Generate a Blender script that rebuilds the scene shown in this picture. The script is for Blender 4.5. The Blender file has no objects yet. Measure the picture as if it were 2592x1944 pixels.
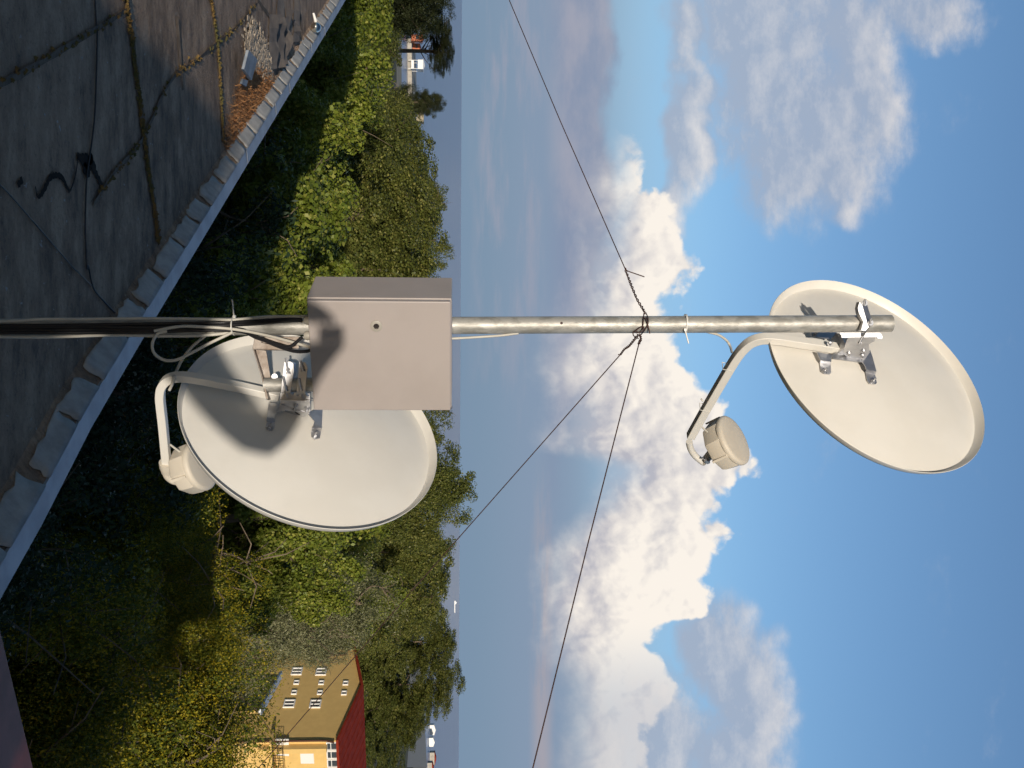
import bpy, bmesh, math, random
import numpy as np
from mathutils import Vector, Matrix

C = bpy.context.scene.collection
random.seed(7)
RNG = np.random.default_rng(7)

# ------------------------------------------------------------------ camera
EYE = Vector((0, 0, 21.0))
ROOF_Z = EYE.z - 1.85
FPX = 2520.0
pit = math.atan(130 / 2520); rol = 0.0043
FW = Vector((0, math.cos(pit), math.sin(pit)))
up0 = Vector((0, -math.sin(pit), math.cos(pit))); rt0 = Vector((1, 0, 0))
RT = rt0 * math.cos(rol) + up0 * math.sin(rol)
UP = up0 * math.cos(rol) - rt0 * math.sin(rol)
cam_d = bpy.data.cameras.new('camera'); cam = bpy.data.objects.new('camera', cam_d); C.objects.link(cam)
m = Matrix((UP, -RT, -FW)).transposed().to_4x4()      # the camera was turned on its side: picture right is up
m.translation = EYE
cam.matrix_world = m
cam_d.sensor_fit = 'HORIZONTAL'; cam_d.sensor_width = 36; cam_d.lens = 36 * FPX / 2592
cam_d.clip_start = 0.02; cam_d.clip_end = 80000
S = bpy.context.scene
S.camera = cam

# ------------------------------------------------------------------ sun, sky, exposure
SUN_EL = math.radians(7.3); SUN_AZ = math.radians(2.8)        # low sun behind the camera
sun_dir = Vector((math.sin(SUN_AZ) * math.cos(SUN_EL), -math.cos(SUN_AZ) * math.cos(SUN_EL), math.sin(SUN_EL)))
sun_d = bpy.data.lights.new('sun', 'SUN'); sun = bpy.data.objects.new('sun', sun_d); C.objects.link(sun)
sun_d.energy = 4.15; sun_d.angle = math.radians(0.7); sun_d.color = (1.0, 0.91, 0.79)
sun.rotation_euler = sun_dir.to_track_quat('Z', 'Y').to_euler()
sun.location = EYE + sun_dir * 50
S.view_settings.view_transform = 'Standard'; S.view_settings.look = 'None'
S.view_settings.exposure = 0.0; S.view_settings.gamma = 1.0
try:
    S.cycles.transparent_max_bounces = 8; S.cycles.max_bounces = 6
    S.cycles.sample_clamp_indirect = 4
    S.cycles.use_denoising = True; S.cycles.use_adaptive_sampling = True; S.cycles.adaptive_threshold = 0.03; S.cycles.time_limit = 900
except Exception: pass

# ------------------------------------------------------------------ picture -> place
K = 2592 / 2212
def sd(x, y): return (x * K, y * K)
def zoomer(ox, oy, s): return lambda x, y: (ox + x * s, oy + y * s)
z1 = zoomer(0, 0, 900 / 2212); z2 = zoomer(0, 650, 900 / 2212); z3 = zoomer(0, 1270, 900 / 2212)
z4 = zoomer(350, 650, 900 / 1991); z5 = zoomer(1700, 650, 892 / 2212); z6 = zoomer(600, 0, 650 / 2201)
z9 = zoomer(400, 1500, 850 / 2212); z10 = zoomer(1450, 550, 450 / 1866)
zA = zoomer(600, 820, 300 / 1914); zB = zoomer(2000, 720, 300 / 1778)
zC = zoomer(1720, 1000, 230 / 1817); zD = zoomer(380, 820, 340 / 1282)
def ray(s): return FW + RT * ((s[1] - 972) / FPX) + UP * ((s[0] - 1296) / FPX)
def at_y(s, Y): r = ray(s); return EYE + r * (Y / r.y)
def at_z(s, z): r = ray(s); return EYE + r * ((z - EYE.z) / r.z)
def at_pl(s, P, n): r = ray(s); return EYE + r * ((P - EYE).dot(n) / r.dot(n))

# ------------------------------------------------------------------ sky
W = bpy.data.worlds.new('World'); S.world = W; W.use_nodes = True
try: W.cycles.sampling_method = 'NONE'
except Exception: pass
def node(nt, t, **kw):
    n = nt.nodes.new(t)
    for k, v in kw.items(): setattr(n, k, v)
    return n
class G:
    """small helper for building node graphs"""
    def __init__(s, nt, two=False): s.nt = nt; s.two = two
    def put(s, sock, v):
        if hasattr(v, 'is_output'): s.nt.links.new(v, sock)
        else: sock.default_value = v
    def m(s, op, a, b=None, c=None, clamp=False):
        n = node(s.nt, 'ShaderNodeMath', operation=op, use_clamp=clamp)
        for i, v in enumerate((a, b, c)):
            if v is not None: s.put(n.inputs[i], v)
        return n.outputs[0]
    def v(s, op, a, b=None, out=0, scale=None):
        n = node(s.nt, 'ShaderNodeVectorMath', operation=op)
        s.put(n.inputs[0], a)
        if b is not None: s.put(n.inputs[1], b)
        if scale is not None: s.put(n.inputs['Scale'], scale)
        return n.outputs[out]
    def ss(s, lo, hi, x, tmin=0.0, tmax=1.0):
        n = node(s.nt, 'ShaderNodeMapRange', interpolation_type='SMOOTHSTEP')
        s.put(n.inputs[0], x); s.put(n.inputs[1], lo); s.put(n.inputs[2], hi); s.put(n.inputs[3], tmin); s.put(n.inputs[4], tmax)
        return n.outputs[0]
    def mix(s, f, a, b, blend='MIX'):
        n = node(s.nt, 'ShaderNodeMix', data_type='RGBA', blend_type=blend)
        s.put(n.inputs[0], f); s.put(n.inputs[6], a); s.put(n.inputs[7], b)
        return n.outputs[2]
    def noise(s, vec, scale, detail=6, rough=0.55, color=False, lac=2.0):
        n = node(s.nt, 'ShaderNodeTexNoise', noise_dimensions='2D' if s.two else '3D')
        s.put(n.inputs['Vector'], vec); n.inputs['Scale'].default_value = scale
        n.inputs['Detail'].default_value = detail; n.inputs['Roughness'].default_value = rough
        n.inputs['Lacunarity'].default_value = lac
        return n.outputs[1 if color else 0]
    def vor(s, vec, scale, detail=3, rough=0.5, smooth=0.4):
        n = node(s.nt, 'ShaderNodeTexVoronoi', feature='SMOOTH_F1', voronoi_dimensions='2D')
        s.put(n.inputs['Vector'], vec); n.inputs['Scale'].default_value = scale
        n.inputs['Detail'].default_value = detail; n.inputs['Roughness'].default_value = rough
        n.inputs['Smoothness'].default_value = smooth
        return n.outputs['Distance']
    def comb(s, x, y, z=0.0):
        n = node(s.nt, 'ShaderNodeCombineXYZ')
        for i, v in enumerate((x, y, z)): s.put(n.inputs[i], v)
        return n.outputs[0]
    def sep(s, v):
        n = node(s.nt, 'ShaderNodeSeparateXYZ'); s.put(n.inputs[0], v); return n.outputs
def ae(xd, yd):                     # picture point -> (azimuth tangent, elevation tangent) on the sky
    r = ray(sd(xd, yd)); return (r.x / r.y, r.z / r.y)
A0, A1, E1 = -0.55, 0.55, 0.55
def curve(g, x01, pts):
    n = node(g.nt, 'ShaderNodeFloatCurve'); c = n.mapping.curves[0]
    n.mapping.use_clip = False
    P = []
    for (U, V) in pts:
        a, e = ae(V, U); P.append(((a - A0) / (A1 - A0), e / E1))
    P.sort()
    c.points[0].location = P[0]; c.points[1].location = P[-1]
    for p in P[1:-1]: c.points.new(*p)
    for p in c.points: p.handle_type = 'AUTO_CLAMPED'
    n.mapping.update()
    g.put(n.inputs['Value'], x01)
    return g.m('MULTIPLY', n.outputs[0], E1)
CU_TOP = [(-60, 1180), (180, 1200), (262, 1320), (285, 1375), (310, 1400), (350, 1385), (400, 1425), (450, 1455), (480, 1470), (510, 1498), (555, 1512),
          (600, 1505), (650, 1485), (700, 1478), (740, 1462), (780, 1470), (800, 1505), (830, 1535), (860, 1560), (905, 1560), (950, 1600), (985, 1628),
          (1030, 1625), (1060, 1600), (1090, 1588), (1110, 1570), (1150, 1582), (1205, 1572), (1240, 1560), (1255, 1545), (1300, 1552), (1322, 1540),
          (1340, 1480), (1365, 1440), (1385, 1425), (1420, 1455), (1445, 1478), (1475, 1478), (1490, 1465), (1540, 1440), (1600, 1420), (1680, 1400), (1760, 1390)]
CU_BOT = [(-60, 1280), (250, 1345), (320, 1330), (450, 1310), (560, 1290), (650, 1250), (760, 1215), (900, 1200), (960, 1210), (1030, 1330), (1080, 1310),
          (1150, 1230), (1250, 1195), (1400, 1195), (1480, 1230), (1560, 1240), (1760, 1250)]
SOFT = [  # centre V, U, radius V, U   (soft layered clouds)
    (1478, 70, 50, 120), (1500, 200, 46, 130), (1488, 320, 46, 130), (1468, 430, 34, 90),
    (1640, 40, 150, 220), (1680, 190, 165, 230), (1780, 250, 175, 220), (1760, 60, 150, 190), (1820, 390, 85, 95), (1690, 340, 110, 130),
    (1890, 190, 80, 140), (2040, 40, 95, 75), (1950, 10, 130, 90), (1850, 60, 120, 130), (1830, 450, 45, 55),
    (1560, 1400, 75, 120), (1630, 1510, 80, 130), (1570, 1630, 120, 130), (1420, 1610, 170, 150)]
def group(name, build):
    gt = bpy.data.node_groups.new(name, 'ShaderNodeTree')
    gt.interface.new_socket('p', in_out='INPUT', socket_type='NodeSocketVector')
    gt.interface.new_socket('d', in_out='OUTPUT', socket_type='NodeSocketFloat')
    gi = node(gt, 'NodeGroupInput'); go = node(gt, 'NodeGroupOutput'); g = G(gt, True)
    gt.links.new(build(g, gi.outputs[0]), go.inputs[0]); return gt
def soft_build(g, p):
    w = g.noise(p, 9.0, 3, 0.55, color=True)
    w = g.v('SCALE', g.v('SUBTRACT', w, (0.5, 0.5, 0.5)), scale=0.060)
    q = g.v('ADD', p, w)
    best = None
    for (V, U, rV, rU) in SOFT:
        a, e = ae(V, U); ra, re = rU * K / FPX, rV * K / FPX
        d = g.v('MULTIPLY', g.v('SUBTRACT', q, (a, e, 0)), (1 / ra, 1 / re, 0))
        l = g.m('SUBTRACT', 1.0, g.v('DOT_PRODUCT', d, d, out=1))
        best = l if best is None else g.m('SMOOTH_MAX', best, l, 0.35)
    st = g.v('MULTIPLY', p, (1.0, 1.7, 1.0))
    n = g.noise(st, 9.0, 8, 0.66)
    return g.m('ADD', g.m('MAXIMUM', best, -1.0), g.m('MULTIPLY', g.m('SUBTRACT', n, 0.5), 2.6))
def billow_build(g, p):
    w = g.v('SCALE', g.v('SUBTRACT', g.noise(p, 14.0, 5, 0.6, color=True), (0.5, 0.5, 0.5)), scale=0.035)
    q = g.v('ADD', p, w)
    b1 = g.vor(q, 15.0, 3, 0.55, 0.5)
    b2 = g.noise(q, 34.0, 6, 0.6)
    return g.m('ADD', g.m('MULTIPLY', g.m('SUBTRACT', 0.55, b1), 1.0), g.m('MULTIPLY', g.m('SUBTRACT', b2, 0.5), 0.55))
SOFT_G = group('soft_cloud_density', soft_build); BIL_G = group('cumulus_billow', billow_build)
def call(g, grp, p):
    n = node(g.nt, 'ShaderNodeGroup'); n.node_tree = grp; g.put(n.inputs[0], p); return n.outputs[0]
nt = W.node_tree; nt.nodes.clear(); g = G(nt, True)
sky = node(nt, 'ShaderNodeTexSky', sky_type='NISHITA'); sky.sun_disc = False
sky.sun_elevation = SUN_EL; sky.sun_rotation = math.pi - SUN_AZ; sky.altitude = 30
sky.air_density = 1.0; sky.dust_density = 0.6; sky.ozone_density = 2.5
D = node(nt, 'ShaderNodeTexCoord').outputs['Generated']
dx, dy, dz = g.sep(D)
yy = g.m('MAXIMUM', dy, 0.12)
a = g.m('DIVIDE', dx, yy); e = g.m('DIVIDE', dz, yy); P = g.comb(a, e)
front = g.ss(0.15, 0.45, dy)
col = g.mix(1.0, sky.outputs[0], (1.75, 1.80, 1.92, 1), 'MULTIPLY')     # sky radiance per unit strength
SK = {}
K0 = 10.0                                                              # colours below are radiances; the Background strength is 1/K0
def rad(r, gg, b): return (r * K0, gg * K0, b * K0, 1)
# low haze over the sea, thinning upward
hz = g.ss(0.09, 0.26, e, 1.0, 0.0)
hcol = g.mix(g.ss(0.01, 0.08, e), rad(.190, .285, .410), rad(.225, .300, .425))
hcol = g.mix(g.ss(0.11, 0.20, e), hcol, rad(.27, .375, .53))
col = g.mix(g.m('MULTIPLY', hz, 0.97), col, hcol)
# faint streaks and pinkish bands low down
st = g.noise(g.v('MULTIPLY', P, (1.0, 7.0, 1.0)), 7.0, 6, 0.6)
e0 = ae(1172, 1300)[1]
band = g.m('MULTIPLY', g.ss(0.016, 0.0, g.m('ABSOLUTE', g.m('SUBTRACT', e, e0))), g.ss(0.35, 0.6, st))
band = g.m('MULTIPLY', band, g.ss(ae(1170, 950)[0], ae(1170, 1250)[0], a))
col = g.mix(g.m('MULTIPLY', band, 0.6), col, rad(.45, .385, .40))
b2 = g.m('MULTIPLY', g.ss(0.0, 0.03, e), g.m('MULTIPLY', g.ss(0.11, 0.06, e), g.ss(0.42, 0.75, st)))
b2 = g.m('MULTIPLY', b2, g.ss(ae(1100, 1100)[0], ae(1100, 500)[0], a))
col = g.mix(g.m('MULTIPLY', b2, 0.6), col, rad(.36, .36, .44))
# low grey lilac bank
bank_t = curve(g, g.m('DIVIDE', g.m('SUBTRACT', a, A0), A1 - A0), [(-80, 1328), (60, 1338), (160, 1334), (260, 1322), (340, 1330), (450, 1335), (600, 1310), (760, 1280), (900, 1250), (1030, 1200), (1300, 1190), (1760, 1185)])
bk_n = g.noise(g.v('MULTIPLY', P, (1.0, 1.6, 1.0)), 13.0, 7, .6)
bk = g.m('ADD', g.m('SUBTRACT', bank_t, e), g.m('MULTIPLY', g.m('SUBTRACT', bk_n, .5), .035))
bka = g.m('MULTIPLY', g.ss(-0.004, 0.016, bk), g.ss(ae(1165, 300)[1], ae(1230, 300)[1], e))
bkc = g.mix(g.ss(.35, .7, g.noise(g.v('MULTIPLY', P, (1.0, 2.4, 1.0)), 6.0, 6, .6)), rad(.235, .29, .415), rad(.36, .37, .455))
col = g.mix(g.m('MULTIPLY', bka, .9), col, bkc)
# soft layered cloud
d0 = call(g, SOFT_G, P); d1 = call(g, SOFT_G, g.v('ADD', P, (0.004, 0.016, 0)))
sa = g.m('POWER', g.ss(-0.85, 0.85, d0), 1.3)
lit = g.m('ADD', g.m('MULTIPLY', g.m('SUBTRACT', d0, d1), 0.62), 0.10)
lit = g.m('MULTIPLY', lit, g.ss(0.07, 0.17, e), clamp=True)
scol = g.mix(lit, g.mix(g.ss(0.05, 0.2, e), rad(.215, .265, .365), rad(.37, .43, .545)), rad(.80, .76, .74))
sk_soft = g.mix(g.m('MULTIPLY', sa, 0.88), col, scol)
# cumulus bank
x01 = g.m('DIVIDE', g.m('SUBTRACT', a, A0), A1 - A0)
bl0 = call(g, BIL_G, P); bl1 = call(g, BIL_G, g.v('ADD', P, (0.003, 0.008, 0)))
fine = g.m('SUBTRACT', g.noise(P, 60.0, 6, 0.6), 0.5)
topd = g.m('ADD', g.m('SUBTRACT', g.m('ADD', curve(g, x01, CU_TOP), 0.009), e), g.m('ADD', g.m('MULTIPLY', bl0, 0.038), g.m('MULTIPLY', fine, 0.012)))
botd = g.m('ADD', g.m('SUBTRACT', e, curve(g, x01, CU_BOT)), g.m('MULTIPLY', g.m('SUBTRACT', g.noise(P, 11.0, 7, 0.6), 0.5), 0.075))
ca = g.m('MULTIPLY', g.ss(0.004, 0.018, topd), g.ss(-0.03, 0.045, botd))
ca = g.m('MULTIPLY', ca, g.ss(ae(1300, 230)[0], ae(1300, 330)[0], a))
big = g.noise(g.v('MULTIPLY', P, (1.0, 1.4, 1.0)), 6.5, 5, 0.5)
relief = g.m('MULTIPLY', g.m('SUBTRACT', bl0, bl1), 1.15)
bright = g.m('ADD', g.m('ADD', 0.66, relief), g.m('MULTIPLY', g.m('SUBTRACT', big, 0.5), 1.5))
bright = g.m('ADD', bright, g.ss(0.09, 0.0, topd, 0.0, 0.30))
bright = g.m('ADD', bright, g.ss(0.0, 0.08, botd, -0.30, 0.12), clamp=True)
rtfade = g.ss(ae(1300, 1330)[0], ae(1300, 1560)[0], a, 1.0, 0.65)
bright = g.m('MULTIPLY', bright, rtfade)
ccol = g.mix(bright, rad(.48, .475, .53), rad(.98, .905, .815))
col = g.mix(g.m('MULTIPLY', ca, g.m('MULTIPLY', rtfade, 0.98)), sk_soft, ccol)
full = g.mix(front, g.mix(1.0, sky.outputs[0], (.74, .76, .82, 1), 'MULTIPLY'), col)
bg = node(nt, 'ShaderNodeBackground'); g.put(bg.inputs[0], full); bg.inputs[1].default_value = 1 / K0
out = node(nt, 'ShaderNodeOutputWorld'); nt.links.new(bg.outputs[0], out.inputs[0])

# ------------------------------------------------------------------ materials
MATS = {}
def mat(name, c1, c2=None, scale=8.0, rough=0.6, metal=0.0, bump=0.0, bscale=None, spec=0.5, detail=6, lo=0.35, hi=0.65, stretch=None, coat=0.0):
    if name in MATS: return MATS[name]
    M = bpy.data.materials.new(name); M.use_nodes = True; MATS[name] = M
    nt = M.node_tree; b = nt.nodes['Principled BSDF']; g = G(nt)
    tc = node(nt, 'ShaderNodeTexCoord').outputs['Object']
    if stretch: tc = g.v('MULTIPLY', tc, stretch)
    c1 = (*c1, 1)
    if c2 is not None:
        n = g.noise(tc, scale, detail, 0.6)
        nt.links.new(g.mix(g.ss(lo, hi, n), c1, (*c2, 1)), b.inputs['Base Color'])
        r = g.m('ADD', rough - 0.08, g.m('MULTIPLY', n, 0.16)); nt.links.new(r, b.inputs['Roughness'])
    else:
        b.inputs['Base Color'].default_value = c1; b.inputs['Roughness'].default_value = rough
    b.inputs['Metallic'].default_value = metal; b.inputs['Specular IOR Level'].default_value = spec
    b.inputs['Coat Weight'].default_value = coat
    if bump:
        bn = node(nt, 'ShaderNodeBump'); bn.inputs['Strength'].default_value = 0.6; bn.inputs['Distance'].default_value = bump
        nt.links.new(g.noise(tc, bscale or scale * 3, 8, 0.6), bn.inputs['Height']); nt.links.new(bn.outputs[0], b.inputs['Normal'])
    return M
M_dish = mat('dish_paint', (.70, .672, .615), (.665, .635, .575), 5, .42, spec=.4, bump=.0004, bscale=30)
M_feed = mat('feed_plastic', (.60, .545, .455), (.57, .51, .42), 9, .5, spec=.35)
M_box = mat('box_paint', (.375, .328, .305), (.34, .297, .273), 3.5, .45, spec=.4, bump=.0006, bscale=420)
M_zinc = mat('galvanised_pipe', (.45, .435, .40), (.31, .30, .27), 38, .5, metal=.4, bump=.0015, bscale=90, stretch=(1, 1, .5), lo=.42, hi=.6)
M_steel = mat('bright_zinc_plate', (.62, .62, .63), (.47, .47, .485), 18, .36, metal=.85, bump=.0006, bscale=40)
M_old = mat('dull_steel', (.23, .20, .175), (.15, .115, .09), 22, .5, metal=.6, bump=.001, bscale=90)
M_black = mat('black_cable_sheath', (.012, .012, .014), None, rough=.45)
M_white = mat('white_cable_sheath', (.52, .495, .43), (.46, .43, .37), 10, .5)
M_wire = mat('rusty_wire', (.045, .028, .026), (.09, .045, .035), 60, .65, metal=.4)
M_tie = mat('zip_tie_plastic', (.62, .60, .55), None, rough=.4)
M_gland = mat('gland_plastic', (.36, .33, .28), None, rough=.5)
M_flash = mat('grey_metal_flashing', (.30, .335, .39), (.24, .265, .31), 5, .5, metal=.25, spec=.5, bump=.002, bscale=9)
M_flap = mat('silver_membrane', (.36, .35, .335), (.24, .235, .225), 9, .7, metal=.1, bump=.006, bscale=22, lo=.3, hi=.7)
M_tar = mat('tar', (.02, .018, .017), None, rough=.9, spec=.05)
M_seam = mat('seam_bitumen', (.10, .08, .064), (.16, .128, .10), 20, .95, bump=.006, bscale=50, spec=.1)
M_moss = mat('moss', (.17, .095, .025), (.07, .07, .018), 3, .95)
M_needle = mat('dry_needles', (.52, .25, .09), (.36, .16, .055), 12, .9)
M_rubble = mat('rubble', (.42, .35, .27), (.26, .21, .16), 14, .95, bump=.01)
M_slate = mat('slate_tile', (.20, .23, .27), (.13, .15, .18), 9, .6, bump=.006)
M_redp = mat('red_brown_paint', (.21, .04, .028), (.15, .03, .02), 5, .55, bump=.002)
M_wood = mat('bark', (.20, .15, .10), (.11, .08, .055), 9, .9, bump=.02, stretch=(1, 1, .25))
M_plaster = mat('yellow_plaster', (.69, .465, .165), (.65, .43, .15), 1.5, .85, bump=.004, bscale=14)
M_whitep = mat('white_paint', (.78, .76, .72), None, rough=.5)
M_redroof = mat('red_roof_sheet', (.25, .030, .014), (.19, .022, .011), 1.2, .8, bump=.004, spec=.1)
M_brownpipe = mat('brown_pipe', (.09, .04, .025), None, rough=.6, spec=.2)
M_dark = mat('dark_iron', (.02, .014, .012), None, rough=.5)
M_glass = mat('window_glass', (.05, .06, .07), None, rough=.08, spec=.6)
M_conc = mat('pale_concrete', (.42, .38, .32), (.34, .31, .26), .8, .9)
M_orange = mat('orange_paint', (.50, .13, .045), None, rough=.5)
M_sand = mat('sand', (.42, .36, .26), (.34, .29, .2), .15, .95)
M_facade = mat('facade_render', (.42, .40, .36), (.36, .34, .3), 1.2, .9)
M_bluewall = mat('pale_blue_wall', (.72, .74, .76), None, rough=.7)

# roofing felt: streaks of wear running along the sheets, granules, white specks of lime
M_roof = bpy.data.materials.new('roofing_felt'); M_roof.use_nodes = True
nt = M_roof.node_tree; g = G(nt); b = nt.nodes['Principled BSDF']
tc = node(nt, 'ShaderNodeTexCoord').outputs['Object']
n1 = g.noise(tc, .9, 8, .62); n2 = g.noise(g.v('MULTIPLY', tc, (1.3, 2.6, 1)), 2.6, 9, .7); n3 = g.noise(tc, 55, 4, .7)
c = g.mix(g.ss(.3, .7, n1), (.215, .150, .105, 1), (.36, .255, .18, 1))
c = g.mix(g.m('MULTIPLY', g.ss(.46, .66, n2), .85), c, (.47, .345, .245, 1))
c = g.mix(g.m('MULTIPLY', g.ss(.50, .32, n2), .7), c, (.085, .064, .05, 1))
c = g.mix(g.ss(.675, .72, g.noise(g.v('MULTIPLY', tc, (1.5, 1, 1)), 17, 4, .6)), c, (.42, .40, .37, 1))
c = g.mix(g.m('MULTIPLY', g.ss(.52, .7, n3), .4), c, (.04, .035, .035, 1))
nt.links.new(c, b.inputs['Base Color']); b.inputs['Roughness'].default_value = .85; b.inputs['Specular IOR Level'].default_value = .25
bn = node(nt, 'ShaderNodeBump'); bn.inputs['Distance'].default_value = .06; bn.inputs['Strength'].default_value = 1.0
nt.links.new(g.m('ADD', g.noise(g.v('MULTIPLY', tc, (1.4, 1, 1)), 6.5, 9, .72), g.m('MULTIPLY', n2, .25)), bn.inputs['Height']); nt.links.new(bn.outputs[0], b.inputs['Normal'])

def leaf_mat(name, c1, c2, c3=None, sc=1.1, trans=.3, hue=.35):
    M = bpy.data.materials.new(name); M.use_nodes = True; nt = M.node_tree; g = G(nt)
    b = nt.nodes['Principled BSDF']; o = nt.nodes['Material Output']
    at = node(nt, 'ShaderNodeAttribute', attribute_name='rnd'); oi = node(nt, 'ShaderNodeObjectInfo')
    tc = node(nt, 'ShaderNodeTexCoord').outputs['Object']
    n = g.noise(tc, sc, 4, .6)
    f = g.m('ADD', g.m('MULTIPLY', at.outputs['Fac'], .55), g.m('MULTIPLY', g.ss(.3, .7, n), .45))
    c = g.mix(f, (*c1, 1), (*c2, 1))
    if c3: c = g.mix(g.ss(.80, .86, at.outputs['Fac']), c, (*c3, 1))
    c = g.mix(g.m('MULTIPLY', oi.outputs['Random'], hue), c, (c1[0] * .55, c1[1] * .7, c1[2] * .8, 1))
    nt.links.new(c, b.inputs['Base Color']); b.inputs['Roughness'].default_value = .5; b.inputs['Specular IOR Level'].default_value = .3
    t = node(nt, 'ShaderNodeBsdfTranslucent'); nt.links.new(c, t.inputs[0])
    mx = node(nt, 'ShaderNodeMixShader'); mx.inputs[0].default_value = trans
    nt.links.new(b.outputs[0], mx.inputs[1]); nt.links.new(t.outputs[0], mx.inputs[2]); nt.links.new(mx.outputs[0], o.inputs[0])
    return M
L_maple = leaf_mat('maple_leaves', (.105, .145, .018), (.265, .295, .036), (.36, .35, .07))
L_poplar = leaf_mat('poplar_leaves', (.080, .100, .020), (.190, .195, .038), (.28, .26, .07))
L_willow = leaf_mat('silver_leaves', (.16, .165, .07), (.33, .31, .15), (.44, .41, .25))
L_gold = leaf_mat('golden_leaves', (.075, .11, .012), (.19, .185, .016), None)
L_flower = leaf_mat('yellow_blossom', (.32, .26, .014), (.46, .34, .018), None)
L_pine = leaf_mat('pine_needles', (.030, .042, .016), (.070, .075, .022), None)
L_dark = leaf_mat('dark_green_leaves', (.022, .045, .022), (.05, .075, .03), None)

# ------------------------------------------------------------------ mesh helpers
ORG = {}
def V3(p): return Vector(p)
class MB:
    def __init__(s): s.v = []; s.f = []; s.cuts = []
    def cut(s): s.cuts.append((len(s.v), len(s.f))); return s
    def build_each(s, name, *a, **k):        # one object for every piece marked off with cut()
        v0 = f0 = 0
        for v1, f1 in s.cuts:
            m_ = MB(); m_.v = s.v[v0:v1]; m_.f = [tuple(i - v0 for i in q) for q in s.f[f0:f1]]; m_.build(name, *a, **k); v0, f0 = v1, f1
    def add(s, vs, fs):
        o = len(s.v); s.v += [tuple(p) for p in vs]; s.f += [tuple(i + o for i in q) for q in fs]; return s
    def box(s, c, sx, sy, sz, ax=None):
        ax = ax or (Vector((1, 0, 0)), Vector((0, 1, 0)), Vector((0, 0, 1)))
        vs = [V3(c) + ax[0] * (i * sx / 2) + ax[1] * (j * sy / 2) + ax[2] * (k * sz / 2) for i in (-1, 1) for j in (-1, 1) for k in (-1, 1)]
        return s.add(vs, [(0, 1, 3, 2), (4, 6, 7, 5), (0, 4, 5, 1), (2, 3, 7, 6), (0, 2, 6, 4), (1, 5, 7, 3)])
    def prism(s, poly, t):
        n = len(poly); A = [V3(p) for p in poly]; B = [p + t for p in A]
        return s.add(A + B, [tuple(range(n - 1, -1, -1)), tuple(range(n, 2 * n))] + [(i, (i + 1) % n, n + (i + 1) % n, n + i) for i in range(n)])
    def tube(s, path, r, n=10, caps=True, ref=None, phase=0.0, closed=False):
        P = [V3(p) for p in path]; k = len(P); rs = r if isinstance(r, (list, tuple)) else [r] * k
        T = []
        for i in range(k):
            if closed: t = P[(i + 1) % k] - P[i - 1]
            else: t = P[min(i + 1, k - 1)] - P[max(i - 1, 0)]
            T.append(t.normalized() if t.length > 1e-9 else Vector((0, 0, 1)))
        u = V3(ref) if ref is not None else (Vector((0, 0, 1)) if abs(T[0].z) < .9 else Vector((1, 0, 0)))
        vs = []; fs = []
        for i in range(k):
            u = (u - T[i] * u.dot(T[i])).normalized(); w = T[i].cross(u)
            for j in range(n):
                q = phase + 2 * math.pi * j / n
                vs.append(P[i] + (u * math.cos(q) + w * math.sin(q)) * rs[i])
        for i in range(k if closed else k - 1):
            i2 = (i + 1) % k
            for j in range(n): fs.append((i * n + j, i * n + (j + 1) % n, i2 * n + (j + 1) % n, i2 * n + j))
        if caps and not closed: fs += [tuple(range(n - 1, -1, -1)), tuple((k - 1) * n + j for j in range(n))]
        return s.add(vs, fs)
    def lathe(s, prof, o, ax, n=32, ref=None, caps=True):
        ax = V3(ax).normalized(); u = V3(ref) if ref is not None else (Vector((0, 0, 1)) if abs(ax.z) < .9 else Vector((1, 0, 0)))
        u = (u - ax * u.dot(ax)).normalized(); w = ax.cross(u); vs = []; fs = []
        for (r, h) in prof:
            for j in range(n):
                q = 2 * math.pi * j / n; vs.append(V3(o) + ax * h + (u * math.cos(q) + w * math.sin(q)) * max(r, 1e-5))
        for i in range(len(prof) - 1):
            for j in range(n): fs.append((i * n + j, i * n + (j + 1) % n, (i + 1) * n + (j + 1) % n, (i + 1) * n + j))
        if caps: fs += [tuple(range(n - 1, -1, -1)), tuple((len(prof) - 1) * n + j for j in range(n))]
        return s.add(vs, fs)
    def bolt(s, p, ax, r=.007, h=.014):
        ax = V3(ax).normalized()
        s.tube([p, V3(p) + ax * .002], r * 1.5, 14); s.tube([V3(p) + ax * .002, V3(p) + ax * h * .65], r, 6); s.tube([V3(p) + ax * h * .6, V3(p) + ax * h * 1.5], r * .5, 8); return s.cut()
    def build(s, name, material, parent=None, smooth=35, bevel=0.0, sub=0):
        me = bpy.data.meshes.new(name)
        if parent is not None: o0 = ORG[parent.name]
        else:
            A = np.array(s.v); o0 = Vector(((A[:, 0].min() + A[:, 0].max()) / 2, (A[:, 1].min() + A[:, 1].max()) / 2, A[:, 2].min()))
        me.from_pydata([tuple(V3(p) - o0) for p in s.v], [], s.f); me.update()
        bm = bmesh.new(); bm.from_mesh(me); bmesh.ops.recalc_face_normals(bm, faces=bm.faces); bm.to_mesh(me); bm.free()
        for mm in (material if isinstance(material, (list, tuple)) else [material]): me.materials.append(mm)
        if smooth:
            for p in me.polygons: p.use_smooth = True
            me.set_sharp_from_angle(angle=math.radians(smooth))
        o = bpy.data.objects.new(name, me); C.objects.link(o)
        if parent is not None: o.parent = parent
        else: o.location = o0
        ORG[o.name] = o0
        if bevel:
            bv = o.modifiers.new('bevel', 'BEVEL'); bv.width = bevel; bv.segments = 2; bv.limit_method = 'ANGLE'; bv.angle_limit = math.radians(40)
        return o
def tag(o, label=None, cat=None, group=None, kind=None):
    if label: o['label'] = label
    if cat: o['category'] = cat
    if group: o['group'] = group
    if kind: o['kind'] = kind
    return o
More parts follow.
